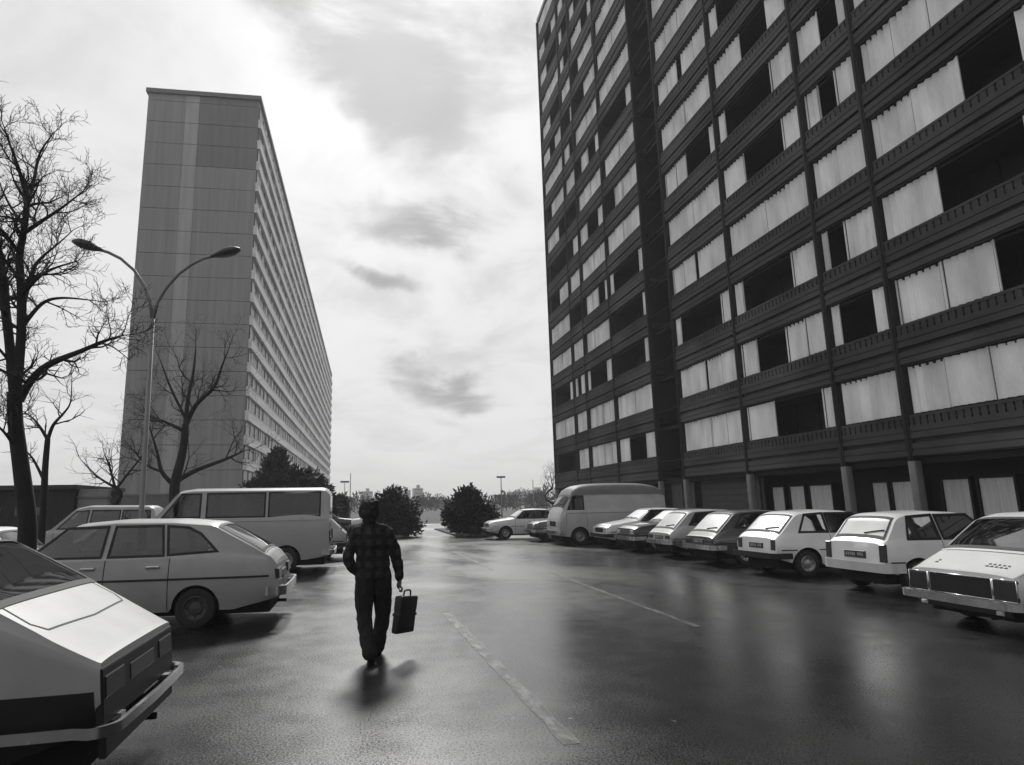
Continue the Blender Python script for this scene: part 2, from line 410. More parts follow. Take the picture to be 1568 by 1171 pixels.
order = sorted([(fl, bi) for fl in range(NF) for bi in range(len(B) - 1) if bi != STAIR], key=lambda t: -((0 if B[t[1]] < 9 else 1) * 1e6 - ((B[t[1]] + B[t[1] + 1]) / 2) ** 2 - 16 ** 2 - (t[0] * 2.8) ** 2 + (2e3 if t[1] not in (1, 7, 10) else 0)))
big = set(order[:96])
for (fl, bi) in order:
    y1, y0 = B[bi], B[bi + 1]; zb = Z1 + PITCHZ * fl + SILL; zt = Z1 + PITCHZ * (fl + 1); q = random.Random(fl * 97 + bi)
    last = fl == NF - 1
    if last: zt = TOP - .02
    b = MB() if (fl, bi) in big else rest
    ya, yb = y0 + .13, y1 - .13
    # recessed loggia: back wall with dark door panes, side cheeks, floor and ceiling
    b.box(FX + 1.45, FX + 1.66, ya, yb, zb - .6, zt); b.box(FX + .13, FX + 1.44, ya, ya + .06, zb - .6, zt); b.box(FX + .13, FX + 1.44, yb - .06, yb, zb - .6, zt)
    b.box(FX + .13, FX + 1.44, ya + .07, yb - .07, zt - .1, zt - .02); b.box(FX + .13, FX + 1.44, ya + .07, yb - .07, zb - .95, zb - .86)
    nm = max(2, round((yb - ya) / 1.5))
    for i in range(1, nm):
        yy = ya + (yb - ya) * i / nm; b.box(FX + 1.38, FX + 1.44, yy - .04, yy + .04, zb - .6, zt - .1)
    shs = []
    for (f0, f1) in bay_white(fl, bi):
        sh = MB(); shs.append(sh); shutter_mesh(sh, yb - (yb - ya) * f1 + .01, yb - (yb - ya) * f0 - .01, zb + .02, zt - .03, FX + .06, q)
    if (fl, bi) in big:
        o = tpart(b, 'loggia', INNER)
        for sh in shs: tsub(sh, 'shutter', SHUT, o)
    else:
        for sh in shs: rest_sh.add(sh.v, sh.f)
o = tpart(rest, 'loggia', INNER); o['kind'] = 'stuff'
o2 = tpart(rest_sh, 'shutter', SHUT); o2['kind'] = 'stuff'
# ribbed parapets per floor, one on each side of the stair recess
def parapet(y0, y1, z, ornate):
    b = MB()
    b.box(FX - .11, FX + .10, y0, y1, z + .04, z + .20); b.box(FX - .08, FX + .10, y0, y1, z + .20, z + .24); b.box(FX - .11, FX + .10, y0, y1, z + .24, z + .42)   # lower rib
    b.box(FX + .02, FX + .10, y0, y1, z + .42, z + .56)            # deep groove
    b.box(FX - .11, FX + .10, y0, y1, z + .56, z + .74); b.box(FX - .08, FX + .10, y0, y1, z + .74, z + .77); b.box(FX - .11, FX + .10, y0, y1, z + .77, z + .94)   # upper rib
    b.box(FX - .02, FX + .06, y0, y1, z - .0, z + .04)
    b.box(FX - .09, FX - .01, y0, y1, z + 1.19, z + 1.27)         # handrail
    b.box(FX - .06, FX - .03, y0, y1, z + 1.05, z + 1.08)
    b.box(FX + .06, FX + .10, y0, y1, z + .94, z + 1.29)
    for i in range(int((y1 - y0) / .24)):
        yy = y0 + .12 + i * .24; b.box(FX - .075, FX - .03, yy - .088, yy + .088, z + .94, z + 1.19)
    return b
for fl in range(NF):
    z = Z1 + PITCHZ * fl
    tpart(parapet(B[5], B[3 + 0] if False else B[0], z, 0) if False else parapet(B[STAIR], B[0], z, 0), 'parapet', DARKC)
    tpart(parapet(B[-1], B[STAIR + 1], z, 0), 'parapet', DARKC)
for i, y in enumerate(B):
    b = MB(); b.box(FX - .13, FX + .12, y - .105, y + .105, Z1 - .1, TOP - .01); b.box(FX - .16, FX - .13, y - .04, y + .04, Z1 - .1, TOP - .01)
    tpart(b, 'pilaster', PIL)
    b = MB(); b.rbox(FX - .13, FX + .12, y - .13, y + .13, .13, Z1 - .11, .02)
    tpart(b, 'pillar', PILLAR)
# stair recess: landings with rails
for fl in range(NF):
    z = Z1 + PITCHZ * fl; b = MB()
    b.box(FX + .3, FX + 1.65, B[5] + .14, B[4] - .14, z - .12, z + .02)
    b.box(FX + .02, FX + .06, B[5] + .14, B[4] - .14, z + .93, z + .98); b.box(FX + .02, FX + .06, B[5] + .14, B[4] - .14, z - .03, z + .02)
    for k in range(3): b.box(FX + .03, FX + .05, B[5] + .6 + k * .85, B[5] + .62 + k * .85, z, z + .93)
    tpart(b, 'stair_landing', DARKC2)
# ground floor behind the pillars
b = MB(); b.box(FX + 1.5, FX + 1.7, B[-1], B[0] - .3, .13, Z1 - .05); b.box(FX + .13, FX + 1.5, B[-1], B[0], Z1 - .2, Z1 - .02); tpart(b, 'ground_floor_wall', DARKC2)
b = MB()
for k in range(9): b.box(FX + .6, FX + .66, B[6] + .35, B[5] - .35, .16 + k * .29, .16 + k * .29 + .275)
b.box(FX + .68, FX + .74, B[6] + .18, B[5] - .18, .14, Z1 - .25); tpart(b, 'garage_door', mat('garage_door_grey', .05, .6, .2, 3))
b = MB(); b.box(FX + .5, FX + .56, B[5] + .2, B[4] - .2, .14, 2.6); b.box(FX + .42, FX + .5, B[5] + 1.35, B[5] + 1.45, .14, 2.6); b.box(FX + .42, FX + .5, B[5] + .2, B[4] - .2, 2.6, 2.7); tpart(b, 'entrance_door', mat('entrance_door_grey', .06, .5, .2, 3))
GF = [(25.9, 25.15), (24.75, 23.85), (23.5, 22.3), (20.3, 19.62), (19.4, 18.55), (17.5, 16.6), (16.3, 15.25), (9.8, 8.2), (38.6, 37.2)]
for bi, (e, a) in enumerate(GF):
    if 1:
        f = MB(); f.box(FX + .92, FX + 1.0, a - .08, a, 1.0, 2.15); f.box(FX + .92, FX + 1.0, e, e + .08, 1.0, 2.15); f.box(FX + .92, FX + 1.0, a - .08, e + .08, 2.15, 2.23); f.box(FX + .92, FX + 1.0, a - .08, e + .08, .92, 1.0)
        f.box(FX + 1.01, FX + 1.5, a - .08, e + .08, .92, 2.23)
        o = tpart(f, 'window', DARKC2)
        g = MB(); n = max(4, round((e - a) / .1)); q = random.Random(bi)
        pts = [(FX + .965 + (.012 if j % 2 else -.012), a + (e - a) * j / n) for j in range(n + 1)]
        g.add([(p[0], p[1], z) for p in pts for z in (1.0, 2.15)], [(2 * j, 2 * j + 1, 2 * j + 3, 2 * j + 2) for j in range(n)])
        tsub(g, 'curtain', CURT, o)

# ------------------------------------------------------------------ long slab tower on the left
def end_wall_mat():
    m = mat('end_wall_panels', .27, .75, .13, .9, bump=.15, bscale=9, stretch=(2.2, 1, .12), detail=12)
    return m
ENDW = end_wall_mat(); STRIP = mat('pale_wall_strip', .38, .7, .13, .9, stretch=(2, 1, .2), detail=12); ENDD = mat('dark_wall_panels', .18, .7, .12, .9, stretch=(2.2, 1, .15), detail=12)
JOINT = mat('panel_joint', .16, .9, .2); LBAND = mat('pale_spandrel', .70, .6, .15, .6, stretch=(1, .2, 2)); LWIN = mat('dark_window_band', .03, .3, .4, .5, stretch=(1, 3, 1)); LSH = mat('window_blind', .5, .6, .2, 2)
LX0, LX1, LY0, LTOP = -26.0, -13.0, 76.3, 51.9
LLEN = 178.; lrot = -math.atan(1.5 / 178)
lt = empty('slab_tower', 'grey slab tower with blank end wall and pale vertical stripe, beyond the car park', 'apartment block', (LX1, LY0, 0), lrot)
b = MB(); b.box(-13.0, -.02, .35, LLEN, 0, LTOP - .02); b.build('wall', ENDW, lt)
b = MB(); b2 = MB(); q = random.Random(3)
floors = [3.1 + 2.8 * k for k in range(18) if 3.1 + 2.8 * k < LTOP - .6]
cols = [(-13.0, -10.9), (-10.9, -8.62), (-7.02, -4.7), (-4.7, -2.4), (-2.4, 0.)]
ed = MB(); st = MB()
zs = [0.] + floors + [LTOP - .3]
for k in range(len(zs) - 1):
    z0, z1 = zs[k] + .03, zs[k + 1] - .03
    for (x0, x1) in cols:
        t = ed if (x0 > -7.1 and z0 > 41.) else (b if x0 > -7.1 else b2)
        t.box(x0 + .006, x1 - .006, .0 + q.uniform(0, .02), .3, z0, z1)
    st.box(-8.60, -7.04, -.02, .3, z0, z1)
b.build('end_panel', ENDW, lt); b2.build('end_panel', ENDW, lt); ed.build('dark_end_panel', ENDD, lt); st.build('stripe', STRIP, lt)
b = MB(); b.box(-12.98, -.04, .3, .34, 0, LTOP - .3); b.build('joint', JOINT, lt)
b = MB(); b.box(-13.25, .25, -.25, LLEN + .2, LTOP - .28, LTOP + .25); b.build('cornice', JOINT, lt)
for k, z in enumerate(floors):
    if z > LTOP - 2: continue
    s_ = MB(); s_.box(-.01, .38, .0, LLEN, z, z + 1.12); s_.box(.38, .44, .0, LLEN, z + 1.06, z + 1.13); s_.build('spandrel', LBAND, lt)
lrest = MB(); lsh = MB(); NM = 29; MOD = LLEN / NM
for mi in range(NM):
    for k, z in enumerate(floors):
        if z > LTOP - 2: continue
        y0 = mi * MOD + .02; y1 = (mi + 1) * MOD - .02; zt = min(z + 2.78, LTOP - .3)
        big_ = mi < 6; b = MB() if big_ else lrest; sh = lsh; bl = []
        b.box(.0, .06, y0, y1, z + 1.07, zt); b.box(.07, .14, y0, y0 + .10, z + 1.07, zt); b.box(.07, .14, y0 + MOD * .5, y0 + MOD * .5 + .08, z + 1.07, zt)
        for t in range(4):
            if q.random() < .28:
                if big_: sh = MB(); bl.append(sh)
                sh.box(.08, .12, y0 + .3 + t * MOD / 4.2, y0 + .3 + (t + .85) * MOD / 4.2, z + 1.1, zt - .02)
        if big_:
            o = b.build('window', LWIN, lt)
            for sh in bl: sh.build('blind', LSH, o)
o = lrest.build('window', LWIN, lt); o['kind'] = 'stuff'
o = lsh.build('blind', LSH, lt); o['kind'] = 'stuff'

# ------------------------------------------------------------------ cars
def interp(t, x):
    if x <= t[0][0]: return t[0][1]
    for (a, b), (c, d) in zip(t, t[1:]):
        if x <= c: return b + (d - b) * (x - a) / (c - a) if c > a else d
    return t[-1][1]
def inside(poly, x, z):
    r = False; n = len(poly)
    for i in range(n):
        (a, b), (c, d) = poly[i], poly[(i + 1) % n]
        if (b > z) != (d > z) and x < (c - a) * (z - b) / (d - b) + a: r = not r
    return r
def offset_poly(poly, d):
    n = len(poly); A = sum(poly[i][0] * poly[(i + 1) % n][1] - poly[(i + 1) % n][0] * poly[i][1] for i in range(n)); s = 1 if A > 0 else -1
    out = []
    for i in range(n):
        p0, p1, p2 = Vector(poly[i - 1]), Vector(poly[i]), Vector(poly[(i + 1) % n])
        e1 = (p1 - p0).normalized(); e2 = (p2 - p1).normalized()
        n1 = Vector((e1.y, -e1.x)) * s; n2 = Vector((e2.y, -e2.x)) * s
        m = (n1 + n2); m = m / max(m.length_squared * .5, .35)
        out.append(tuple(p1 + m * d))
    return out

class Car:
    """x runs from the rear (0) to the nose (L), y to the left, z up; parts are written shifted by -L/2."""
    def __init__(s, sp):
        s.sp = sp; s.L, s.W = sp['L'], sp['W']; s.sm = sp.get('smooth', .05); s.tum = sp.get('tum', .33)
    def _sm(s, t, x):
        k = s.sm; return sum(interp(t, x + k * j / 2) for j in (-2, -1, 0, 1, 2)) / 5
    def zt(s, x): return s._sm(s.sp['top'], x)
    def zs(s, x): return min(s._sm(s.sp['belt'], x), s.zt(x) - .035)
    def zb(s, x):
        z = interp(s.sp['sill'], x)
        for xc in s.sp['wheels']:
            d = s.sp['arch'] ** 2 - (x - xc) ** 2
            if d > 0: z = max(z, s.sp['wr'] + math.sqrt(d))
        return min(z, s.zs(x) - .03)
    def hw(s, x):
        t = abs(2 * x / s.L - 1); return s.W / 2 * (1 - s.sp.get('taper', .09) * t ** 5)
    def low(s, x, z):
        z0 = interp(s.sp['sill'], x); zz = s.zs(x); t = (z - z0) / max(zz - z0, .1); tm = s.sp.get('crease', .66)
        return s.hw(x) - (s.sp.get('tuck', .07) * ((tm - t) / tm) ** 2 if t < tm else s.sp.get('shoulder', .04) * ((t - tm) / (1 - tm)) ** 2)
    def green(s, x, z):
        zz = s.zs(x); h = max(0, z - zz)
        return s.low(x, zz) - min(.02, h * .4) - s.tum * h
    def rr(s, x): return min(s.sp.get('rr', .055), .6 * (s.zt(x) - s.zs(x)))
    def edge(s, x): return s.green(x, s.zt(x) - s.rr(x))
    def roof(s, x, y):
        e = s.edge(x); u = min(1, abs(y) / e); return s.zt(x) - s.rr(x) * (.35 * u ** 2 + .65 * u ** 7)
    def sh(s, x, z):
        r = s.sp.get('rear_rake', 0.); f = s.sp.get('nose_rake', 0.); zr = s.sp.get('rake_z', .7)
        if x < .35: x = x + r * (z - zr) * (1 - x / .35)
        if x > s.L - .35: x = x + f * (z - zr) * (1 - (s.L - x) / .35)
        return x
    def P(s, x, y, z): return (s.sh(x, z) - s.L / 2, y, z)
    def side(s, x, z, off=0.):
        y = (s.green(x, z) if z > s.zs(x) else s.low(x, z)) + off; return y
    def build(s, name, label, cat, loc, rz, mats, group=None):
        sp = s.sp; L_, PAINT = s.L, mats['paint']
        root = empty(name, label, cat, loc, rz, group)
        NL, NG, NR = 10, 9, 8
        xs = {0., L_, .015, L_ - .015, .05, L_ - .05}; n = int(L_ / .045)
        xs |= {L_ * i / n for i in range(1, n)}
        for xc in sp['wheels']:
            for k in range(17): xs.add(xc + sp['arch'] * math.cos(PI * k / 16) * .999)
            xs.add(xc + sp['arch'] * 1.002); xs.add(xc - sp['arch'] * 1.002)
        for a, b in sp.get('doors', []): xs |= {a, b}
        for p in sp['windows']: xs |= {q[0] for q in p}
        for k in ('front_glass', 'rear_glass'):
            if k in sp: xs |= set(sp[k])
        xs = sorted(x for x in xs if 0 <= x <= L_); xx = [xs[0]]
        for x in xs[1:]:
            if x - xx[-1] > .006: xx.append(x)
        xs = xx
        lower, green, roof = [], [], []
        secs = []
        for x in xs:
            zb, zs, zt = s.zb(x), s.zs(x), s.zt(x); pts = []
            for i in range(NL): z = zb + (zs - zb) * i / (NL - 1); pts.append((x, s.low(x, z), z))
            zr = zt - s.rr(x)
            for i in range(1, NG + 1): z = zs + (zr - zs) * i / NG; pts.append((x, s.green(x, z), z))
            for i in range(1, NR + 1): y = s.edge(x) * math.cos(PI / 2 * i / NR) if i < NR else 0.; pts.append((x, y, s.roof(x, y)))
            secs.append(pts)
        NP = len(secs[0])
        body = MB(); doors = [MB() for _ in range(2 * len(sp.get('doors', [])))]
        lowz = sp.get('low_trim', 0.); trim = MB()
        fg, rg = sp.get('front_glass'), sp.get('rear_glass'); pm = sp.get('pillar', .09)
        def vert(sec, k, sg): x, y, z = sec[k]; return s.P(x, y * sg, z)
        body.v = [vert(sec, k, 1) for sec in secs for k in range(NP)] + [vert(sec, k, -1) for sec in secs for k in range(NP)]
        H = len(secs) * NP
        for i in range(len(xs) - 1):
            for k in range(NP - 1):
                q = (secs[i][k], secs[i][k + 1], secs[i + 1][k + 1], secs[i + 1][k])
                cx = sum(p[0] for p in q) / 4; cyy = sum(p[1] for p in q) / 4; cz = sum(p[2] for p in q) / 4
                if k >= NL - 1 and k < NL - 1 + NG and any(inside(p, cx, cz) for p in sp['windows']): continue
                if k >= NL - 1:
                    skip = False
                    for g in (fg, rg):
                        if g and g[0] < cx < g[1] and cyy < s.edge(cx) - pm: skip = True
                    if skip: continue
                for sg in (1, -1):
                    h = 0 if sg == 1 else H
                    f = (i * NP + k + h, (i + 1) * NP + k + h, (i + 1) * NP + k + 1 + h, i * NP + k + 1 + h)
                    if sg == -1: f = f[::-1]
                    if k < NL - 1:
                        hit = None
                        for j, (a, b) in enumerate(sp.get('doors', [])):
                            if a - 1e-6 <= cx <= b + 1e-6: hit = j
                        if hit is not None and secs[i][0][2] < .5 and secs[i + 1][0][2] < .5:
                            doors[hit * 2 + (0 if sg == 1 else 1)].add([body.v[t] for t in f], [(0, 1, 2, 3)], 0, True); continue
                    body.f.append(f); body.m.append(0); body.sm.append(True)
        for e, i in ((0, 0), (1, len(secs) - 1)):
            for k in range(NP - 1):
                f = (i * NP + k, i * NP + k + 1, i * NP + k + 1 + H, i * NP + k + H)
                body.f.append(f if e == 0 else f[::-1]); body.m.append(0); body.sm.append(False)
        body.build('body', PAINT, root, fix=True, auto=42)
        for j, d in enumerate(doors):
            if not d.v: continue
            dd = d.build('door', PAINT, root, fix=True, auto=42)
            a, b = sp['doors'][j // 2]; sg = 1 if j % 2 == 0 else -1
            hx = a + .12 if not sp.get('slide') else b - .2; hz = sp.get('handle_z', .86); hy = s.low(hx + .1, hz)
            hb = MB(); hb.rbox(hx - L_ / 2, hx + .19 - L_ / 2, sg * (hy - .005), sg * (hy + .028), hz - .018, hz + .018, .008)
            hb.build('handle', mats.get('trim', CHROME), dd)
            z0 = s.zb((a + b) / 2) + .02
            for x in (a, b):
                gp = MB(); pts = []
                for k in range(9):
                    z = max(z0, s.zb(x)) + (s.zs(x) - max(z0, s.zb(x))) * k / 8; y = s.low(x, z)
                    pts += [s.P(x - .006, sg * (y + .0025), z), s.P(x + .006, sg * (y + .0025), z)]
                gp.add(pts, [(2 * k, 2 * k + 1, 2 * k + 3, 2 * k + 2) for k in range(8)]); gp.build('door_gap', RUBBER, dd)
        # glass
        def side_window(poly, sg, nm):
            g = MB(); n = len(poly)
            inn, out = offset_poly(poly, -.012), offset_poly(poly, sp.get('gasket', .036))
            g.add([s.P(p[0], sg * (s.side(*p) + .001), p[1]) for p in poly], [tuple(range(n)) if sg < 0 else tuple(range(n - 1, -1, -1))], 0)
            A = [s.P(p[0], sg * (s.side(p[0], max(p[1], s.zs(p[0]) + .002)) + .010), p[1]) for p in inn]
            Bo = [s.P(p[0], sg * (s.side(p[0], max(p[1], s.zs(p[0]) + .002)) + .006), p[1]) for p in out]
            g.add(A + Bo, [(i, (i + 1) % n, n + (i + 1) % n, n + i) for i in range(n)], 1)
            g.build(nm, [GLASS, mats.get('gasket', RUBBER)], root)
        for p in sp['windows']:
            for sg in (1, -1): side_window(p, sg, 'side_window')
        def screen(x0, x1, nm):
            g = MB(); NX, NY = 8, 10; d = .004
            def pt(x, u, o): 
                y = (s.edge(x) - pm + .02) * u; dz = (s.zt(x + .02) - s.zt(x - .02)) / .04; nn = Vector((-dz, 0, 1)).normalized()
                z = s.roof(x, y); return Vector(s.P(x, y, z)) + nn * o
            vs = [pt(x0 + (x1 - x0) * i / NX, -1 + 2 * j / NY, .003) for i in range(NX + 1) for j in range(NY + 1)]
            g.add(vs, [(i * (NY + 1) + j, (i + 1) * (NY + 1) + j, (i + 1) * (NY + 1) + j + 1, i * (NY + 1) + j + 1) for i in range(NX) for j in range(NY)], 0, True)
            ring = [(x0, -1 + 2 * j / NY) for j in range(NY)] + [(x0 + (x1 - x0) * i / NX, 1) for i in range(NX)] + [(x1, 1 - 2 * j / NY) for j in range(NY)] + [(x1 - (x1 - x0) * i / NX, -1) for i in range(NX)]
            xc = (x0 + x1) / 2; n = len(ring); A, Bo = [], []
            for (x, u) in ring:
                A.append(pt(x + (.012 if x < xc else -.012) * (1 if abs(x - xc) > .45 * (x1 - x0) else 0), u * .985, .010))
                Bo.append(pt(x + (-.035 if x <= x0 + 1e-6 else .035 if x >= x1 - 1e-6 else 0), u * 1.06 if abs(u) > .999 else u * 1.05, .006))
            g.add(A + Bo, [(i, (i + 1) % n, n + (i + 1) % n, n + i) for i in range(n)], 1)
            return g.build(nm, [mats.get('glass', SCREEN), mats.get('gasket', RUBBER)], root)
        if fg:
            screen(fg[0], fg[1], 'windscreen')
            wb = MB()
            for yy in (-.42, .12):
                a = fg[1] + .01; pts = [Vector(s.P(a - .05 * k / 4, yy + .5 * k / 4, s.roof(a - .05 * k / 4, yy + .5 * k / 4) + .022)) for k in range(5)]; wb.tube(pts, .009, 5)
            wb.build('wiper', RUBBER, root)
        if rg:
            screen(rg[0], rg[1], 'rear_window')
            if sp.get('rear_wiper'):
                wb = MB(); a = rg[0] + .02; pts = [Vector(s.P(a + .06 * k / 4, -.1 - .42 * k / 4, s.roof(a + .06 * k / 4, .1 + .4 * k / 4) + .022)) for k in range(5)]; wb.tube(pts, .011, 5); wb.build('wiper', RUBBER, root)
        # underbody and wheel wells
        u = MB(); iw = s.W / 2 - .24; zf = sp['wr'] + sp['arch'] + .02
        u.box(-L_ / 2 + .12, L_ / 2 - .12, -iw, iw, .17, .40); u.box(-L_ / 2 + .2, L_ / 2 - .2, -iw, iw, .40, min(zf, .66))
        x0, x1 = sp['wheels'][0] + sp['arch'] + .03, sp['wheels'][1] - sp['arch'] - .03
        u.box(x0 - L_ / 2, x1 - L_ / 2, -s.W / 2 + .11, s.W / 2 - .11, interp(sp['sill'], 2) + .005, .38)
        u.box(-L_ / 2 + .1, sp['wheels'][0] - sp['arch'] - .03 - L_ / 2, -s.W / 2 + .13, s.W / 2 - .13, interp(sp['sill'], .3) + .01, .45)
        u.box(sp['wheels'][1] + sp['arch'] + .03 - L_ / 2, L_ / 2 - .1, -s.W / 2 + .13, s.W / 2 - .13, interp(sp['sill'], L_ - .3) + .01, .45)
        ex = MB(); u.tube([(-L_ / 2 + .5, -.4, .2), (-L_ / 2 - .02, -.4, .2)], .025, 8)
        u.build('underbody', UNDER, root)
        # wheels
        wr = sp['wr']
        for xc in sp['wheels']:
            for sg in (1, -1):
                yw = s.hw(xc) - .115
                t = MB(); ctr = (xc - L_ / 2, sg * yw, wr); h = .085
                prof = [(wr * .60, -h * .9), (wr * .80, -h), (wr * .95, -h * .85), (wr, -h * .5), (wr, h * .5), (wr * .95, h * .85), (wr * .80, h), (wr * .60, h * .9)]
                t.lathe(prof, 'y', 28, 0, ctr); wh = t.build('wheel', RUBBER, root, auto=30)
                r_ = MB(); k = sg
                rp = [(wr * .62, k * h * .86), (wr * .57, k * h * .97), (wr * .52, k * h * .6), (wr * .36, k * h * .45), (wr * .3, k * h * .75), (wr * .12, k * h * .85), (.001, k * h * .88)]
                r_.lathe(rp, 'y', 24, 0, ctr)
                for a in range(8):
                    an = 2 * PI * a / 8; r_.sphere((ctr[0] + wr * .44 * math.cos(an), ctr[1] + k * h * .52, ctr[2] + wr * .44 * math.sin(an)), .014, 6, 4, 1)
                r_.build('rim', [mats.get('rim', STEEL), RUBBER], wh, auto=35)
        # seats, wheel
        if sp.get('seats', True):
            for (sx, hh, full) in sp.get('seat_rows', [(s.L * .52, 1.0, 0), (s.L * .30, .92, 1)]):
                for yy, wd in (((0, s.W * .36),) if full else ((.36, .24), (-.36, .24))):
                    b = MB(); b.rbox(sx - L_ / 2 - .05, sx - L_ / 2 + .45, yy - wd, yy + wd, .42, .58, .05)
                    b.rbox(sx - L_ / 2 - .16, sx - L_ / 2 - .03, yy - wd, yy + wd, .5, hh, .05)
                    if not full: b.rbox(sx - L_ / 2 - .16, sx - L_ / 2 - .07, yy - .12, yy + .12, hh + .03, hh + .19, .03)
                    b.build('seat', SEAT, root)
            if fg:
                b = MB(); cx = fg[1] - .62; cz = s.zs(fg[1]) - .02; pts = [(cx - L_ / 2 + .06 * math.sin(2 * PI * k / 20), .36 + .18 * math.cos(2 * PI * k / 20), cz + .17 * math.sin(2 * PI * k / 20)) for k in range(21)]
                b.tube(pts, .014, 6, cap=False); b.tube([(cx - L_ / 2, .36, cz), (cx - L_ / 2 + .4, .36, cz - .15)], .02, 6); b.build('steering_wheel', RUBBER, root)
                b = MB(); b.rbox(fg[1] - .45 - L_ / 2, fg[1] + .02 - L_ / 2, -s.W / 2 + .16, s.W / 2 - .16, s.zs(fg[1]) - .3, s.zs(fg[1]) - .015, .06); b.build('dashboard', PLASTIC, root)
        # bumpers: swept bars that wrap the corners
        for end in ('rear', 'front'):
            bz = sp.get(end + '_bumper')
            if not bz: continue
            z0, z1, m, wrap = bz['z0'], bz['z1'], bz['mat'], bz.get('wrap', .42)
            e = 0 if end == 'rear' else L_; sgx = -1 if end == 'rear' else 1; out = bz.get('out', .07); r = .13
            def hwx(xo): return s.hw(min(max(xo, 0), L_)) + .012
            path = []; yE = hwx(e - sgx * .25)
            for k in range(5): xo = e - sgx * (wrap - (wrap - .1) * k / 4); path.append((xo - L_ / 2, hwx(xo) + .012, 0))
            for k in range(1, 7): a = PI / 2 * k / 6; path.append((e - L_ / 2 + sgx * (out - r + r * math.sin(a)), yE + .012 - r + r * math.cos(a) + .01, 0))
            path += [(e - L_ / 2 + sgx * (out + .015), 0, 0)]
            path = path + [(p[0], -p[1], 0) for p in path[-2::-1]]
            if sgx < 0: path = path[::-1]
            zm = (z0 + z1) / 2; h = (z1 - z0) / 2
            sec = [(-.035, -h), (-.008, -h), (0, -h * .55), (.004, 0), (0, h * .55), (-.008, h), (-.035, h)]
            b = MB(); b.sweep([(p[0], -p[1], zm) for p in path] if True else path, [(-q, u_) for q, u_ in sec], smooth=True)
            # overriders and mounts
            b.box(e - L_ / 2 - .06 - (.02 if sgx < 0 else 0), e - L_ / 2 + .06 + (.02 if sgx > 0 else 0), -.5, -.42, zm - h * .6, zm + h * .6); b.box(e - L_ / 2 - .06, e - L_ / 2 + .06, .42, .5, zm - h * .6, zm + h * .6)
            o = b.build(end + '_bumper', m, root, fix=True, auto=40)
            if bz.get('strip'):
                b = MB(); b.sweep([(p[0], -p[1], zm) for p in path], [(.006, -.018), (.012, -.018), (.012, .018), (.006, .018)]); b.build('rubber_strip', RUBBER, o, fix=True)
        # things on the two end faces: (name, end, y0, y1, z0, z1, material, depth, mirrored, wrap)
        for it in sp.get('ends', []):
            nm, end, y0, y1, z0, z1, m, dp, mir = it[:9]
            for sg in ((1, -1) if mir else (1,)):
                b = MB(); N = 8; vs = []
                x = 0 if end == 'rear' else L_; sx = -1 if end == 'rear' else 1
                for (o, ins) in ((-.03, 0), (dp * .6, 0), (dp, .010)):
                    for (yy, zz) in ((y0 + ins, z0 + ins), (y1 - ins, z0 + ins), (y1 - ins, z1 - ins), (y0 + ins, z1 - ins)):
                        q = s.P(x, yy * sg, zz); vs.append((q[0] + sx * o, q[1], q[2]))
                fs = [(8, 9, 10, 11)]
                for a in (0, 4): fs += [(a + k, a + (k + 1) % 4, a + 4 + (k + 1) % 4, a + 4 + k) for k in range(4)]
                b.add(vs, fs); b.build(nm, m, root, fix=True)
        for it in sp.get('extras', []): it(s, root, mats)
        return root

def hoop(nm, y0, y1, z0, z1, rad, m, end):
    """thin bright frame round a recess on an end face"""
    def f(s, root, mats):
        b = MB(); x = 0 if end == 'rear' else s.L; sx = -1 if end == 'rear' else 1
        pts = [(y0, z0), (y1, z0), (y1, z1), (y0, z1), (y0, z0)]
        for (a, c), (d, e) in zip(pts, pts[1:]):
            p, q = s.P(x, a, c), s.P(x, d, e); b.tube([(p[0] + sx * .012, p[1], p[2]), (q[0] + sx * .012, q[1], q[2])], rad, 6)
        b.build(nm, m, root)
    return f
def slats(nm, y0, y1, z0, z1, n, m, end):
    def f(s, root, mats):
        b = MB(); x = 0 if end == 'rear' else s.L; sx = -1 if end == 'rear' else 1
        for k in range(n):
            z = z0 + (z1 - z0) * (k + .5) / n; h = (z1 - z0) / n * .28; q = s.P(x, 0, z); b.box(q[0] + min(0, sx * .018), q[0] + max(0, sx * .018), y0, y1, z - h, z + h)
        b.build(nm, m, root)
    return f
def side_strip(nm, x0, x1, z, h, m):
    def f(s, root, mats):
        N = 40
        for sg in (1, -1):
            b = MB(); vs = []; fs = []
            xs_ = [x0 + (x1 - x0) * k / N for k in range(N + 1)]; ok = [s.zb(x) < z - h for x in xs_]
            for x in xs_:
                for (zz, o) in ((z - h, .002), (z - h * .6, .013), (z + h * .6, .013), (z + h, .002)): vs.append(s.P(x, sg * (s.low(x, zz) + o), zz))
            for k in range(N):
                if ok[k] and ok[k + 1]: fs += [(4 * k + j, 4 * k + 4 + j, 4 * k + 5 + j, 4 * k + 1 + j) for j in range(3)]
            b.add(vs, fs, 0); b.build(nm, m, root)
    return f
def low_reflection(nm, x0, x1, z1, m):
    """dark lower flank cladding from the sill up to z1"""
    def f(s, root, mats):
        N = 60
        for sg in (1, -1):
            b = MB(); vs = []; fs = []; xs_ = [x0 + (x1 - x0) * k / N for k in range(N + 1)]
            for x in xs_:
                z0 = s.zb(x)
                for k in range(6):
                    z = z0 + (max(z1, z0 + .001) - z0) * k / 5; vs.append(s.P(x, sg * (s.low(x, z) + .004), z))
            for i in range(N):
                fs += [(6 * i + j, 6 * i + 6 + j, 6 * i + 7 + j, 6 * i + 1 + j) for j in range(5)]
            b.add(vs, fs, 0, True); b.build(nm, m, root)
    return f
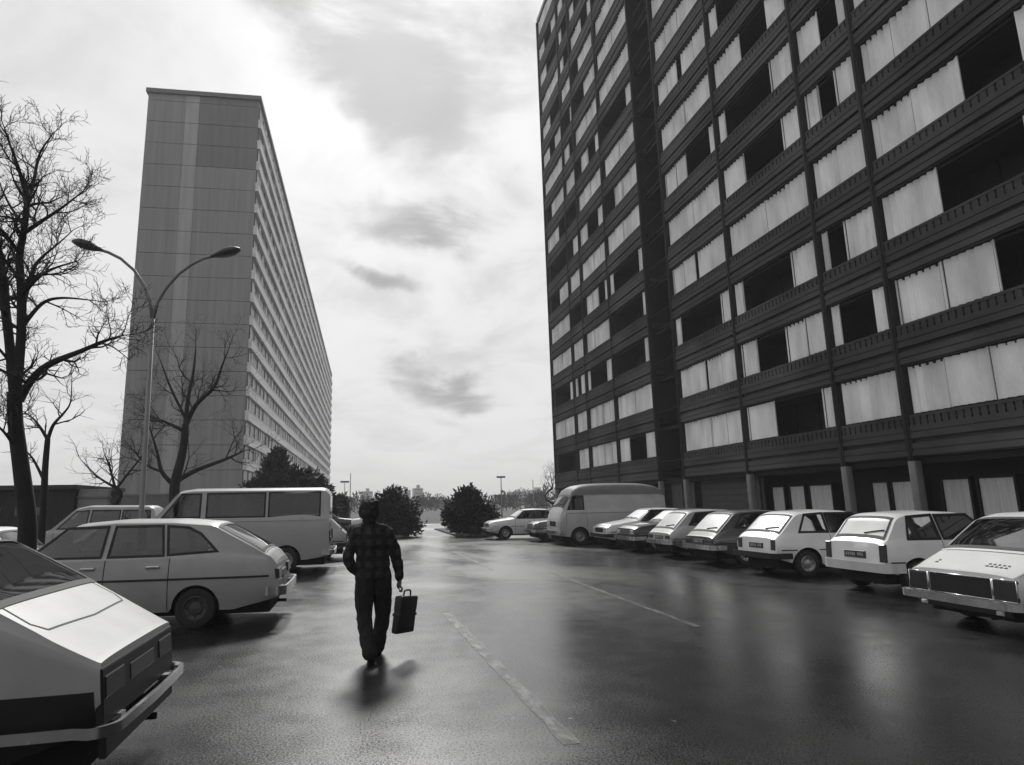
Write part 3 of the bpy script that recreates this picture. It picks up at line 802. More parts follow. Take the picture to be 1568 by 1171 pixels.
def mirror(x, z):
    def f(s, root, mats):
        for sg in (1, -1):
            b = MB(); y = s.side(x, z); b.tube([s.P(x, sg * (y - .02), z - .03), s.P(x + .02, sg * (y + .08), z + .03)], .012, 6)
            b.rbox(x - s.L / 2 - .03, x - s.L / 2 + .05, min(sg * (y + .06), sg * (y + .22)), max(sg * (y + .06), sg * (y + .22)), z, z + .11, .025)
            b.build('wing_mirror', PLASTIC, root)
    return f
def seam(pts):
    """thin panel gap on the upper surface through (x, y) points"""
    def f(s, root, mats):
        b = MB(); P_ = []
        for (x0, y0), (x1, y1) in zip(pts, pts[1:]):
            for k in range(10):
                t = k / 10; P_.append((x0 + (x1 - x0) * t, y0 + (y1 - y0) * t))
        P_.append(pts[-1]); vs = []
        for i, (x, y) in enumerate(P_):
            a = Vector(P_[max(i - 1, 0)]); c = Vector(P_[min(i + 1, len(P_) - 1)]); d = (c - a).normalized() * .006
            for sg in (1, -1): xx, yy = x - d.y * sg, y + d.x * sg; q = s.P(xx, yy, s.roof(xx, yy)); vs.append((q[0], q[1], q[2] + .003))
        b.add(vs, [(2 * i, 2 * i + 1, 2 * i + 3, 2 * i + 2) for i in range(len(P_) - 1)]); b.build('panel_gap', RUBBER, root)
    return f
def dots(nm, end, y0, y1, z, h, n, m):
    """row of small raised characters too blurred to read, as on the plate in the photo"""
    def f(s, root, mats):
        b = MB(); x = 0 if end == 'rear' else s.L; sx = -1 if end == 'rear' else 1; q = random.Random(n)
        wd = (y1 - y0) / n
        for k in range(n):
            if k in (n // 2 - 1,): continue
            a = y0 + wd * k; p = s.P(x, 0, z); xo = p[0] + sx * .020
            b.box(min(xo, xo + sx * .004), max(xo, xo + sx * .004), a + wd * .2, a + wd * .75, z - h * q.uniform(.6, 1), z + h * q.uniform(.6, 1))
        b.build(nm, m, root)
    return f

def badge(x, y0, y1):
    """small raised strokes of an emblem too blurred to read"""
    def f(s, root, mats):
        b = MB(); y = y0; k = 0
        while y < y1:
            for (xx, w_) in ((x, .03), (x + .05, .018)):
                q = s.P(xx, y, s.roof(xx, y)); b.rbox(q[0] - .018, q[0] + .018, q[1], q[1] + w_, q[2] - .012, q[2] + .010, .003)
            y += .062; k += 1
        b.build('badge', STEEL, root)
    return f
SILLF = [(0, .40), (.25, .30), (.5, .24), (3.7, .24), (4.2, .30), (4.6, .36)]
HATCH5 = dict(L=4.5, W=1.72, gasket=.022, wr=.285, arch=.325, wheels=(1.12, 3.74), sill=[(0, .40), (.3, .32), (.6, .25), (3.6, .24), (4.1, .3), (4.5, .36)],
    top=[(0, .86), (.04, .99), (.95, 1.485), (1.5, 1.535), (2.3, 1.545), (2.85, 1.50), (3.52, 1.045), (4.3, .90), (4.5, .78)],
    belt=[(0, .80), (.12, .93), (.9, 1.0), (2.5, .985), (3.5, .965), (4.4, .83), (4.5, .76)],
    windows=[[(3.38, 1.03), (2.44, 1.03), (2.40, 1.44), (2.93, 1.43)], [(2.33, 1.03), (1.60, 1.035), (1.66, 1.44), (2.29, 1.44)], [(1.53, 1.04), (.88, 1.075), (1.12, 1.32), (1.30, 1.41), (1.58, 1.435)]],
    front_glass=(2.92, 3.46), rear_glass=(.22, .86), rear_wiper=False, doors=[(2.36, 3.44), (1.50, 2.36)], tum=.30, handle_z=.875, crease=.55, rear_rake=.12, nose_rake=-.06,
    seat_rows=[(2.35, 1.02, 0), (1.3, .98, 1)],
    rear_bumper=dict(z0=.43, z1=.56, mat=CHROME, wrap=.16, out=.10, strip=True), front_bumper=dict(z0=.42, z1=.55, mat=CHROME, wrap=.35, out=.09),
    ends=[('tail_light', 'rear', .40, .80, .66, .80, LAMP_DARK, .03, True), ('plate', 'rear', -.26, .26, .62, .74, PLATE, .02, False), ('head_light', 'front', .42, .76, .58, .74, LAMP_LIGHT, .03, True), ('grille', 'front', -.38, .38, .56, .74, PLASTIC, .02, False)],
    extras=[side_strip('rub_strip', .12, 4.4, .70, .014, PLASTIC), seam([(.16, -.66), (.16, .66)]), seam([(3.56, -.62), (3.56, .62)])])
COUPE = dict(L=4.3, W=1.58, wr=.29, arch=.35, wheels=(.98, 3.45), sill=[(0, .50), (.1, .42), (.5, .28), (3.4, .25), (3.9, .3), (4.3, .36)],
    top=[(0, .815), (.30, .975), (1.18, 1.475), (1.55, 1.53), (2.2, 1.53), (2.6, 1.46), (3.25, 1.03), (4.1, .86), (4.3, .74)],
    belt=[(0, .77), (.25, .90), (.62, 1.06), (.9, 1.10), (3.2, .97), (4.1, .80), (4.3, .70)],
    windows=[[(3.05, 1.05), (2.15, 1.08), (2.10, 1.42), (2.62, 1.40)], [(2.05, 1.09), (1.30, 1.17), (1.62, 1.39), (2.0, 1.42)]],
    front_glass=(2.64, 3.2), rear_glass=(.62, 1.17), doors=[(2.07, 3.15)], tum=.26, handle_z=.85, pillar=.055, smooth=.02, crease=.5, tuck=.05, shoulder=.004, rr=.014, taper=.09, gasket=.02, rear_rake=.10,
    seat_rows=[(2.3, .98, 0), (1.4, .86, 1)],
    rear_bumper=dict(z0=.425, z1=.485, mat=CHROME, wrap=1.0, out=.09, strip=False), front_bumper=dict(z0=.42, z1=.55, mat=CHROME, wrap=.35, out=.09),
    ends=[('tail_panel', 'rear', -.712, .712, .46, .774, PLASTIC, .012, False), ('tail_light', 'rear', .36, .68, .60, .73, mat('dark_tail_lens', .012, .45, .3, 8), .018, True), ('plate', 'rear', -.25, .25, .60, .71, PLATE, .016, False), ('lower_valance', 'rear', -.68, .68, .28, .42, PLASTIC, .01, False),
          ('head_light', 'front', .42, .72, .56, .70, LAMP_LIGHT, .03, True)],
    extras=[low_reflection('painted_reflection', .03, 4.2, .655, PLASTIC), seam([(1.20, .60), (.42, .675), (.34, .62), (.31, 0), (.34, -.62), (.42, -.675), (1.20, -.60)])])  # dark lower flank is the road's reflection painted on as a sheet
GOLF = dict(L=3.75, W=1.61, wr=.285, arch=.345, wheels=(.70, 3.08), sill=[(0, .42), (.25, .34), (.5, .26), (3.0, .25), (3.5, .3), (3.75, .36)],
    top=[(0, .80), (.03, .885), (.10, .92), (.56, 1.34), (.72, 1.395), (1.4, 1.425), (1.95, 1.395), (2.55, 1.02), (3.6, .86), (3.75, .74)],
    belt=[(0, .76), (.08, .86), (.6, .915), (2.5, .91), (3.6, .78), (3.75, .70)],
    windows=[[(2.38, .96), (1.34, .96), (1.30, 1.33), (1.96, 1.33)], [(1.25, .96), (.60, .965), (.80, 1.31), (1.22, 1.335)]],
    front_glass=(2.0, 2.5), rear_glass=(.17, .53), rear_wiper=True, doors=[(1.28, 2.48)], tum=.24, handle_z=.80, crease=.6, rear_rake=.06, pillar=.10, taper=.07,
    seat_rows=[(1.75, .98, 0), (.9, .9, 1)],
    rear_bumper=dict(z0=.40, z1=.52, mat=PLASTIC, wrap=.30, out=.10), front_bumper=dict(z0=.40, z1=.52, mat=PLASTIC, wrap=.35, out=.09),
    ends=[('tail_light', 'rear', .55, .70, .58, .80, LAMP_DARK, .02, True), ('plate', 'rear', -.26, .26, .60, .72, PLATE, .02, False), ('head_light', 'front', .42, .66, .56, .72, LAMP_LIGHT, .03, True), ('grille', 'front', -.4, .4, .56, .72, PLASTIC, .02, False)],
    extras=[side_strip('rub_strip', .1, 3.6, .58, .012, PLASTIC), dots('plate_characters', 'rear', -.22, .22, .66, .035, 9, PLATE_TXT)])
SUPER = dict(GOLF); SUPER.update(L=3.55, W=1.54, wheels=(.60, 3.0), sill=[(0, .44), (.25, .34), (.5, .26), (2.9, .25), (3.3, .3), (3.55, .36)],
    top=[(0, .86), (.02, .905), (.08, .93), (.40, 1.33), (.56, 1.39), (1.2, 1.42), (1.8, 1.39), (2.4, 1.02), (3.4, .86), (3.55, .74)],
    belt=[(0, .80), (.06, .88), (.5, .90), (2.35, .90), (3.4, .78), (3.55, .70)],
    windows=[[(2.22, .95), (1.22, .95), (1.18, 1.33), (1.82, 1.33)], [(1.12, .95), (.52, .955), (.62, 1.31), (1.09, 1.335)]],
    front_glass=(1.86, 2.36), rear_glass=(.13, .39), doors=[(1.15, 2.33)], seat_rows=[(1.6, .98, 0), (.8, .9, 1)], pillar=.11,
    rear_bumper=dict(z0=.38, z1=.54, mat=mat('pale_bumper', .5, .5, .1), wrap=.30, out=.05),
    ends=[('tail_light', 'rear', .60, .73, .56, .86, LAMP_DARK, .025, True), ('plate', 'rear', -.27, .25, .60, .73, PLATE, .02, False), ('head_light', 'front', .40, .64, .56, .72, LAMP_LIGHT, .03, True), ('grille', 'front', -.4, .4, .56, .72, PLASTIC, .02, False)],
    extras=[side_strip('rub_strip', .1, 3.4, .55, .012, PLASTIC), dots('plate_characters', 'rear', -.23, .21, .665, .035, 9, PLATE_TXT)])
FAST = dict(GOLF); FAST.update(L=4.1, W=1.63, wheels=(.86, 3.4), sill=[(0, .42), (.25, .34), (.5, .26), (3.3, .25), (3.8, .3), (4.1, .36)],
    top=[(0, .70), (.03, .76), (.12, .84), (.66, 1.33), (.84, 1.385), (1.5, 1.405), (2.15, 1.375), (2.8, 1.0), (3.9, .84), (4.1, .72)],
    belt=[(0, .66), (.1, .76), (.5, .89), (2.7, .90), (3.9, .76), (4.1, .68)],
    windows=[[(2.6, .95), (1.62, .95), (1.58, 1.32), (2.16, 1.31)], [(1.53, .95), (.66, .97), (.90, 1.28), (1.50, 1.32)]],
    front_glass=(2.2, 2.72), rear_glass=(.17, .63), rear_wiper=True, doors=[(1.56, 2.7)], seat_rows=[(1.95, .98, 0), (1.1, .9, 1)],
    rear_bumper=dict(z0=.40, z1=.52, mat=CHROME, wrap=.30, out=.08), extras=[side_strip('rub_strip', .1, 3.9, .56, .012, PLASTIC), dots('plate_characters', 'rear', -.22, .22, .595, .035, 9, PLATE_TXT)],
    ends=[('tail_light', 'rear', .42, .70, .55, .66, LAMP_DARK, .02, True), ('plate', 'rear', -.26, .26, .54, .65, PLATE, .02, False), ('head_light', 'front', .42, .66, .56, .70, LAMP_LIGHT, .03, True), ('grille', 'front', -.4, .4, .56, .70, PLASTIC, .02, False)])
SEDAN = dict(L=4.2, W=1.62, wr=.29, arch=.35, wheels=(.92, 3.42), sill=[(0, .42), (.3, .34), (.6, .26), (3.4, .25), (3.9, .3), (4.2, .36)],
    top=[(0, .78), (.05, .90), (.75, .96), (1.12, 1.32), (1.32, 1.39), (1.9, 1.41), (2.45, 1.37), (3.0, 1.0), (3.15, .965), (4.05, .86), (4.2, .76)],
    belt=[(0, .74), (.1, .85), (.8, .92), (3.0, .92), (4.0, .80), (4.2, .72)],
    windows=[[(2.86, .97), (2.02, .97), (1.99, 1.32), (2.47, 1.31)], [(1.96, .97), (1.15, .98), (1.28, 1.29), (1.93, 1.32)]],
    front_glass=(2.5, 2.97), rear_glass=(.80, 1.10), doors=[(2.0, 2.95), (1.2, 2.0)], tum=.26, handle_z=.82, pillar=.09, taper=.07,
    seat_rows=[(2.3, .98, 0), (1.3, .94, 1)],
    rear_bumper=dict(z0=.42, z1=.54, mat=CHROME, wrap=.35, out=.09), front_bumper=dict(z0=.40, z1=.52, mat=CHROME, wrap=.40, out=.10),
    ends=[('tail_light', 'rear', .45, .72, .60, .74, LAMP_DARK, .02, True), ('plate', 'rear', -.26, .26, .58, .70, PLATE, .02, False), ('head_light', 'front', .44, .70, .585, .72, LAMP_LIGHT, .025, True), ('grille', 'front', -.43, .43, .575, .73, PLASTIC, .015, False), ('plate', 'front', -.26, .26, .40, .50, PLATE, .125, False)],
    extras=[slats('grille_bar', -.42, .42, .58, .725, 4, STEEL, 'front'), side_strip('rub_strip', .12, 4.05, .60, .012, CHROME)])
NOTCH = dict(SEDAN); NOTCH.update(L=4.05, W=1.66, wheels=(.86, 3.32), sill=[(0, .36), (.3, .30), (.6, .26), (3.2, .25), (3.7, .3), (4.05, .38)],
    top=[(0, .715), (.03, .735), (.52, .955), (.56, .975), (1.08, 1.385), (1.28, 1.44), (1.9, 1.455), (2.4, 1.40), (3.05, 1.0), (3.93, .84), (4.05, .755)],
    belt=[(0, .67), (.1, .70), (.55, .90), (.8, .94), (3.0, .92), (3.9, .78), (4.05, .71)],
    windows=[[(2.85, .97), (1.96, .97), (1.93, 1.37), (2.40, 1.35)], [(1.90, .97), (.98, .985), (1.24, 1.35), (1.87, 1.38)]],
    front_glass=(2.45, 2.98), rear_glass=(.59, 1.05), doors=[(1.93, 2.95)], seat_rows=[(2.2, .98, 0), (1.3, .94, 1)], rear_rake=.05, nose_rake=-.1, rake_z=.7,
    rear_bumper=dict(z0=.33, z1=.42, mat=CHROME, wrap=.45, out=.13),
    ends=[('tail_panel', 'rear', -.44, .44, .43, .66, PLASTIC, .008, False), ('tail_light', 'rear', .48, .76, .43, .66, LAMP_DARK, .018, True), ('reverse_light', 'rear', .50, .58, .25, .30, mat('reverse_lens', .6, .2, .1), .05, True), ('lower_valance', 'rear', -.66, .66, .24, .36, PLASTIC, .01, False), ('head_light', 'front', .44, .70, .57, .70, LAMP_LIGHT, .025, True)],
    extras=[hoop('panel_frame', -.455, .455, .42, .67, .009, CHROME, 'rear'), hoop('lamp_frame', .47, .77, .42, .67, .008, CHROME, 'rear'), hoop('lamp_frame', -.77, -.47, .42, .67, .008, CHROME, 'rear'),
            seam([(.50, -.74), (.50, .74)]), seam([(.05, .76), (.50, .74)]), seam([(.05, -.76), (.50, -.74)]), badge(.17, -.52, -.24), badge(.17, .46, .52), side_strip('rub_strip', .12, 3.9, .58, .012, CHROME)])
VAN = dict(L=4.75, W=1.95, wr=.32, arch=.39, wheels=(1.10, 3.75), sill=[(0, .42), (.3, .36), (.6, .32), (4.2, .32), (4.75, .38)],
    top=[(0, 2.02), (.05, 2.16), (.2, 2.21), (3.5, 2.22), (3.85, 2.17), (4.40, 1.50), (4.56, 1.30), (4.72, 1.15), (4.75, 1.0)],
    belt=[(0, 1.40), (4.3, 1.38), (4.5, 1.22), (4.75, .96)],
    windows=[[(4.20, 1.47), (3.30, 1.47), (3.30, 2.05), (3.76, 2.05)], [(3.12, 1.46), (1.68, 1.46), (1.68, 2.06), (3.12, 2.06)], [(1.56, 1.46), (.26, 1.46), (.26, 2.06), (1.56, 2.06)]],
    front_glass=(3.90, 4.36), doors=[(3.22, 4.28)], tum=.12, handle_z=1.25, pillar=.08, taper=.05, rr=.09, crease=.75, shoulder=.02, tuck=.06, gasket=.03,
    seat_rows=[(3.35, 1.55, 0), (2.4, 1.45, 1), (1.2, 1.45, 1)],
    rear_bumper=dict(z0=.44, z1=.56, mat=CHROME, wrap=.20, out=.12), front_bumper=dict(z0=.42, z1=.56, mat=CHROME, wrap=.2, out=.12),
    ends=[('rear_window', 'rear', -.62, .62, 1.46, 1.98, mat('dark_glass', .01, .06, .2, ior=1.7), .008, False), ('tail_light', 'rear', .72, .86, .78, 1.06, LAMP_DARK, .03, True), ('plate', 'rear', -.26, .26, .74, .86, PLATE, .02, False), ('head_light', 'front', .52, .76, .72, .94, LAMP_LIGHT, .03, True), ('grille', 'front', -.4, .4, .72, .92, PLASTIC, .02, False)],
    extras=[side_strip('gutter', .1, 4.3, 1.34, .010, STEEL)])
def high_roof(s, root, mats):
    """rounded raised roof of the delivery van"""
    b = MB(); N, K = 26, 12; x0, x1 = .02, 4.12; vs = []
    for i in range(N + 1):
        t = i / N; x = x0 + (x1 - x0) * t; e = max(0., 1 - abs(2 * t - 1) ** 3.6) ** .5
        for k in range(K + 1):
            a = PI * k / K; y = (s.edge(x) + .03) * math.copysign(abs(math.cos(a)) ** .55, math.cos(a)); vs.append(s.P(x, y, s.zt(x) - .10 + (.06 + .40 * e) * abs(math.sin(a)) ** .6))
    b.add(vs, [(i * (K + 1) + k, (i + 1) * (K + 1) + k, (i + 1) * (K + 1) + k + 1, i * (K + 1) + k + 1) for i in range(N) for k in range(K)], 0, True)
    b.build('raised_roof', mats['roof'], root, fix=True, auto=50)
PVAN = dict(VAN); PVAN.update(L=4.6, W=1.92, wheels=(1.0, 3.75),
    top=[(0, 1.98), (.05, 2.05), (.2, 2.08), (3.7, 2.08), (4.05, 2.03), (4.40, 1.50), (4.50, 1.30), (4.58, 1.15), (4.6, .9)],
    belt=[(0, 1.30), (4.3, 1.30), (4.45, 1.18), (4.6, .86)],
    windows=[[(4.22, 1.40), (3.55, 1.40), (3.55, 1.92), (3.98, 1.92)]], front_glass=(4.10, 4.36), doors=[(3.45, 4.3)], seat_rows=[(3.3, 1.5, 0)],
    extras=[side_strip('gutter', .1, 4.2, 1.25, .012, STEEL), high_roof])
SEDAN_FAR = dict(SEDAN)
TALL = dict(HATCH5); TALL.update(L=3.9, W=1.6, wheels=(.8, 3.2), sill=[(0, .44), (.3, .36), (3.6, .34), (3.9, .4)],
    top=[(0, 1.5), (.06, 1.86), (.3, 1.95), (2.0, 1.98), (2.35, 1.90), (2.9, 1.30), (3.1, 1.2), (3.8, 1.0), (3.9, .8)], belt=[(0, 1.2), (2.9, 1.15), (3.7, .95), (3.9, .75)],
    windows=[[(2.72, 1.27), (1.98, 1.27), (1.96, 1.80), (2.3, 1.78)], [(1.88, 1.27), (1.1, 1.27), (1.1, 1.80), (1.86, 1.80)], [(1.02, 1.27), (.2, 1.27), (.24, 1.78), (1.02, 1.80)]],
    front_glass=(2.42, 2.84), rear_glass=None, doors=[(1.93, 2.8)], seat_rows=[(1.95, 1.4, 0)], handle_z=1.1, extras=[])
TALL.pop('rear_glass')
TALL['top'] = [(a, b * .93) for a, b in TALL['top']]; TALL['belt'] = [(a, b * .93) for a, b in TALL['belt']]; TALL['windows'] = [[(a, b * .93) for a, b in w_] for w_ in TALL['windows']]

SILVER = mat('silver_paint', .34, .55, .10, 2.5, coat=.2, metal=.1, bump=.006, bscale=3); WHITE = paint('white_paint', .74, .7); CREAM = paint('pale_paint', .70, .7); GREY = paint('grey_paint', .40, .5); DARK = paint('dark_paint', .02, .8)
MIDG = paint('dim_grey_paint', .16, .9); COAL = paint('coal_paint', .06, .9); RIMD = mat('dull_rim', .05, .5, .3); VANROOF = mat('dull_roof', .16, .6, .15)
def park(spec, name, label, cat, rearx, ymid, nose, paint_, z=0., jig=0., group=None, **mats):
    """nose -1: nose to the left; +1: nose to the right. rearx: x of the end that faces the lane"""
    m = dict(paint=paint_); m.update(mats); L_ = spec['L']
    rz = PI if nose < 0 else 0.
    return lambda end: Car(spec).build(name, label, cat, ((rearx + (L_ / 2 if end > 0 else -L_ / 2)), ymid, z), rz + jig, m, group)
GL, GR = 'cars parked on the left of the lane', 'cars parked in front of the tower'
# left row, noses away from the lane
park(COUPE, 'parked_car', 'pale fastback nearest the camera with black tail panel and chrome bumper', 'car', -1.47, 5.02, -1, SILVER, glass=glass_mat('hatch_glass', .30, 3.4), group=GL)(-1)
park(HATCH5, 'parked_car', 'silver five-door hatchback with sloping tail, parked beside the walking man', 'car', -1.18, 11.0, -1, SILVER, rim=RIMD, group=GL)(-1)
park(VAN, 'passenger_van', 'grey passenger van with long side windows and pale roof, behind the silver hatchback', 'van', -.80, 18.98, -1, GREY, group=GL)(-1)
park(GOLF, 'parked_car', 'small light car mostly hidden just beyond the passenger van', 'car', -.42, 22.6, -1, SILVER, group=GL)(-1)
park(TALL, 'parked_car', 'light grey estate with high roof, behind the lamp post at the left', 'car', -5.9, 21.6, -1, SILVER, group=GL)(-1)
park(GOLF, 'parked_car', 'white car showing only its roof at the left edge behind the big bare tree', 'car', -6.3, 14.6, -1, WHITE, group=GL)(-1)
# right row
park(NOTCH, 'parked_car', 'pale car with short sloping tail and chrome-framed black panel, at the right edge', 'car', 7.66, 7.6, 1, CREAM, group=GR)(1)
park(SUPER, 'parked_car', 'white hatchback with tall dark tail lamps, second from the right edge', 'car', 8.97, 11.0, 1, WHITE, glass=GLARE, group=GR)(1)
park(GOLF, 'parked_car', 'white two-door hatchback with wiper on the rear window, third from the right edge', 'car', 8.87, 13.9, 1, WHITE, glass=GLARE, group=GR)(1)
park(FAST, 'parked_car', 'dark fastback parked just left of the white hatchbacks', 'car', 9.0, 16.7, 1, COAL, glass=GLARE, group=GR)(1)
park(FAST, 'parked_car', 'pale grey fastback between the dark fastback and the dark saloon', 'car', 9.05, 19.2, 1, GREY, glass=GLARE, group=GR)(1)
park(SEDAN, 'parked_car', 'dark saloon facing the lane in front of the delivery van', 'car', 9.0, 21.7, -1, DARK, glass=GLARE, group=GR)(1)
park(GOLF, 'parked_car', 'small pale car half hidden against the side of the delivery van', 'car', 8.9, 23.9, -1, CREAM, glass=GLARE, group=GR)(1)
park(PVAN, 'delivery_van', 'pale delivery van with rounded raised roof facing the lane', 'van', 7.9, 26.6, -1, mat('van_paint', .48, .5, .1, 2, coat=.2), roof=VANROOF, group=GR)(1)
park(SEDAN, 'parked_car', 'dark grey saloon with bright windscreen just left of the delivery van', 'car', 7.6, 29.2, -1, COAL, glass=GLARE, group=GR)(1)
park(SEDAN, 'parked_car', 'light saloon with side windows in view, last in the row beside the round bush', 'car', 6.1, 31.8, -1, CREAM, glass=GLARE, group=GR)(1)
# beyond the bushes
for (x, y, m, lb) in ((1.6, 41.5, WHITE, 'white car beyond the left bush, beside the far road'), (-2.2, 43.0, DARK, 'dark car half behind the walking man, beyond the left bush'), (3.0, 62., CREAM, 'tiny pale car far down the road between the two bushes')):
    Car(SEDAN_FAR).build('parked_car', lb, 'car', (x, y, 0), 0, dict(paint=m), 'cars beyond the bushes')

# ------------------------------------------------------------------ street lamp
LAMPM = mat('lamp_post_paint', .20, .5, .15, 2); LHEAD = mat('lamp_housing', .035, .5, .2)
lp = empty('street_lamp', 'tall double-armed street lamp rising between the silver hatchback and the van', 'street lamp', (-5.0, 16.5, 0))
b = MB(); b.tube([(0, 0, 0), (0, 0, 1.2), (-.03, 0, 1.25), (-.1, 0, 6.35)], [.085, .08, .062, .05], 12); b.rbox(-.16, .16, -.16, .16, 0, .06, .02); b.rbox(-.06, .06, -.115, -.08, .5, .9, .01); b.build('pole', LAMPM, lp)
for sg, pts in ((1, [(-.10, 6.3), (-.02, 6.75), (.16, 7.12), (.42, 7.48), (.72, 7.76), (1.0, 7.93), (1.22, 8.0)]), (-1, [(-.10, 6.3), (-.20, 6.75), (-.36, 7.15), (-.62, 7.55), (-.95, 7.84), (-1.25, 7.99), (-1.42, 8.04)])):
    b = MB(); b.tube([(p[0], 0, p[1]) for p in pts], [.05, .046, .042, .04, .038, .037, .037], 10); a = b.build('arm', LAMPM, lp)
    e = Vector((pts[-1][0], 0, pts[-1][1])); d = (Vector((pts[-1][0], 0, pts[-1][1])) - Vector((pts[-2][0], 0, pts[-2][1]))).normalized()
    h = MB(); q = []
    for k, rr_ in enumerate((.045, .08, .13, .16, .16, .135, .06)): q.append((e + d * (-.05 + .125 * k), rr_))
    vs = []; n = 12
    w = Vector((0, 1, 0)); u_ = d.cross(w)
    if u_.z < 0: u_ = -u_
    for (p, r_) in q:
        for k in range(n): t = 2 * PI * k / n; vs.append(p + w * r_ * 1.1 * math.cos(t) + u_ * r_ * (.85 if math.sin(t) > 0 else .6) * math.sin(t))
    h.add(vs, [(i * n + k, i * n + (k + 1) % n, (i + 1) * n + (k + 1) % n, (i + 1) * n + k) for i in range(len(q) - 1) for k in range(n)] + [tuple(range(n)), tuple(range(len(q) * n - n, len(q) * n))], 0, True)
    h.build('lamp_head', LHEAD, a, fix=True)
# distant masts
def mast(x, y, h, lb, top=True, r=.09):
    t = empty('lamp_mast', lb, 'lamp mast', (x, y, 0), 0, 'far lamp masts'); b = MB(); b.tube([(0, 0, 0), (0, 0, h)], [r, r * .6], 8); b.build('pole', LAMPM, t)
    if top: b = MB(); b.rbox(-.55, .55, -.12, .12, h, h + .22, .06); b.build('lamp_head', LHEAD, t)
mast(17.2, 79.5, 4.6 + 1.2 - 1.0, 'thin lamp mast with flat head seen over the gap beside the tower')
mast(-1.15, 80, 5.6, 'bare mast right of the dark evergreen', False, .07)
mast(-1.9, 84, 4.6, 'short lamp mast close to the evergreen, left of the taller bare mast', True, .06)
mast(29.4, 110, 5.6, 'thin pole near the foot of the ribbed tower', False, .10)

# ------------------------------------------------------------------ bare trees
BARK = mat('dark_bark', .010, .9, .4, 9, bump=.5, bscale=30, stretch=(1, 1, .25))
TWIG = mat('dark_twigs', .015, .9, .3, 6)
def grow(bt, p, d, Ln, r, lvl, q, up=.10, wob=.22):
    n = 5 if lvl > 1 else 4; pts = [p.copy()]; rad = [r]; d = d.normalized(); st = Ln / n; ch = []
    for i in range(n):
        d = (d + Vector((q.gauss(0, wob), q.gauss(0, wob), q.gauss(0, wob) + up))).normalized()
        p = p + d * st; pts.append(p.copy()); rad.append(max(r * (1 - .78 * (i + 1) / n), .0035)); ch.append((p.copy(), d.copy(), rad[-1]))
    bt.tube(pts, rad, 5 if lvl > 1 else 3, 0, cap=False)
    if lvl <= 0: return
    for i, (c, dd, rr_) in enumerate(ch):
        for _ in range(1 if q.random() < .55 else 2):
            sd = dd.orthogonal().normalized(); sd.rotate(Matrix.Rotation(q.uniform(0, 2 * PI), 3, dd)); nd_ = (dd * q.uniform(.5, 1.0) + sd * q.uniform(.55, 1.0))
            grow(bt, c, nd_, Ln * q.uniform(.38, .66), max(rr_ * .72, .005), lvl - 1, q, up, wob)
def spline(pts, k=5):
    P_ = [Vector(p) for p in pts]; out = []
    for i in range(len(P_) - 1):
        p0, p1, p2, p3 = P_[max(i - 1, 0)], P_[i], P_[i + 1], P_[min(i + 2, len(P_) - 1)]
        for j in range(k):
            t = j / k; out.append(.5 * ((2 * p1) + (p2 - p0) * t + (2 * p0 - 5 * p1 + 4 * p2 - p3) * t * t + (3 * p1 - p0 - 3 * p2 + p3) * t ** 3))
    out.append(P_[-1]); return out
def bare_tree(base, label, trunk, limbs, seed, lvl=2, dens=1., tl=1.1, up=.08):
    """trunk and limbs are (x, y, z, radius) lists in world metres"""
    q = random.Random(seed); t = empty('bare_tree', label, 'tree', base, 0, 'bare winter trees'); bo = Vector(base)
    def rel(L_): return [Vector(p[:3]) - bo for p in L_], [p[3] for p in L_]
    b = MB(); pts, rd = rel(trunk); sp_ = spline(pts); rr_ = [rd[min(i // 5, len(rd) - 1)] + ((rd[min(i // 5 + 1, len(rd) - 1)] - rd[min(i // 5, len(rd) - 1)]) * (i % 5) / 5) for i in range(len(sp_))]
    b.tube(sp_, rr_, 12); b.build('trunk', BARK, t)
    tw = MB()
    for lm in limbs:
        pts, rd = rel(lm); sp_ = spline(pts); n = len(sp_)
        rr_ = [rd[min(i // 5, len(rd) - 1)] + ((rd[min(i // 5 + 1, len(rd) - 1)] - rd[min(i // 5, len(rd) - 1)]) * (i % 5) / 5) for i in range(n)]
        lb = MB(); lb.tube(sp_, rr_, 8); lb.build('limb', BARK, t)
        k = 2
        while k < n - 1:
            d = (sp_[k + 1] - sp_[k]).normalized(); sd = d.orthogonal().normalized(); sd.rotate(Matrix.Rotation(q.uniform(0, 2 * PI), 3, d))
            if q.random() < dens: grow(tw, sp_[k], d * q.uniform(.3, .9) + sd * q.uniform(.6, 1.), tl * q.uniform(.5, 1.15) * (1 - .35 * k / n), max(min(rr_[k] * .6, .036), .011), lvl, q, up)
            k += 1
        grow(tw, sp_[-1], sp_[-1] - sp_[-2], tl * .5, max(rr_[-1], .008), lvl, q, up)
    tw.build('twigs', TWIG, t)
Y1 = 13.
def w1(px, py, r_, dy=0.): p = at_depth(px, py, Y1 + dy); return (p.x, p.y, p.z, r_)
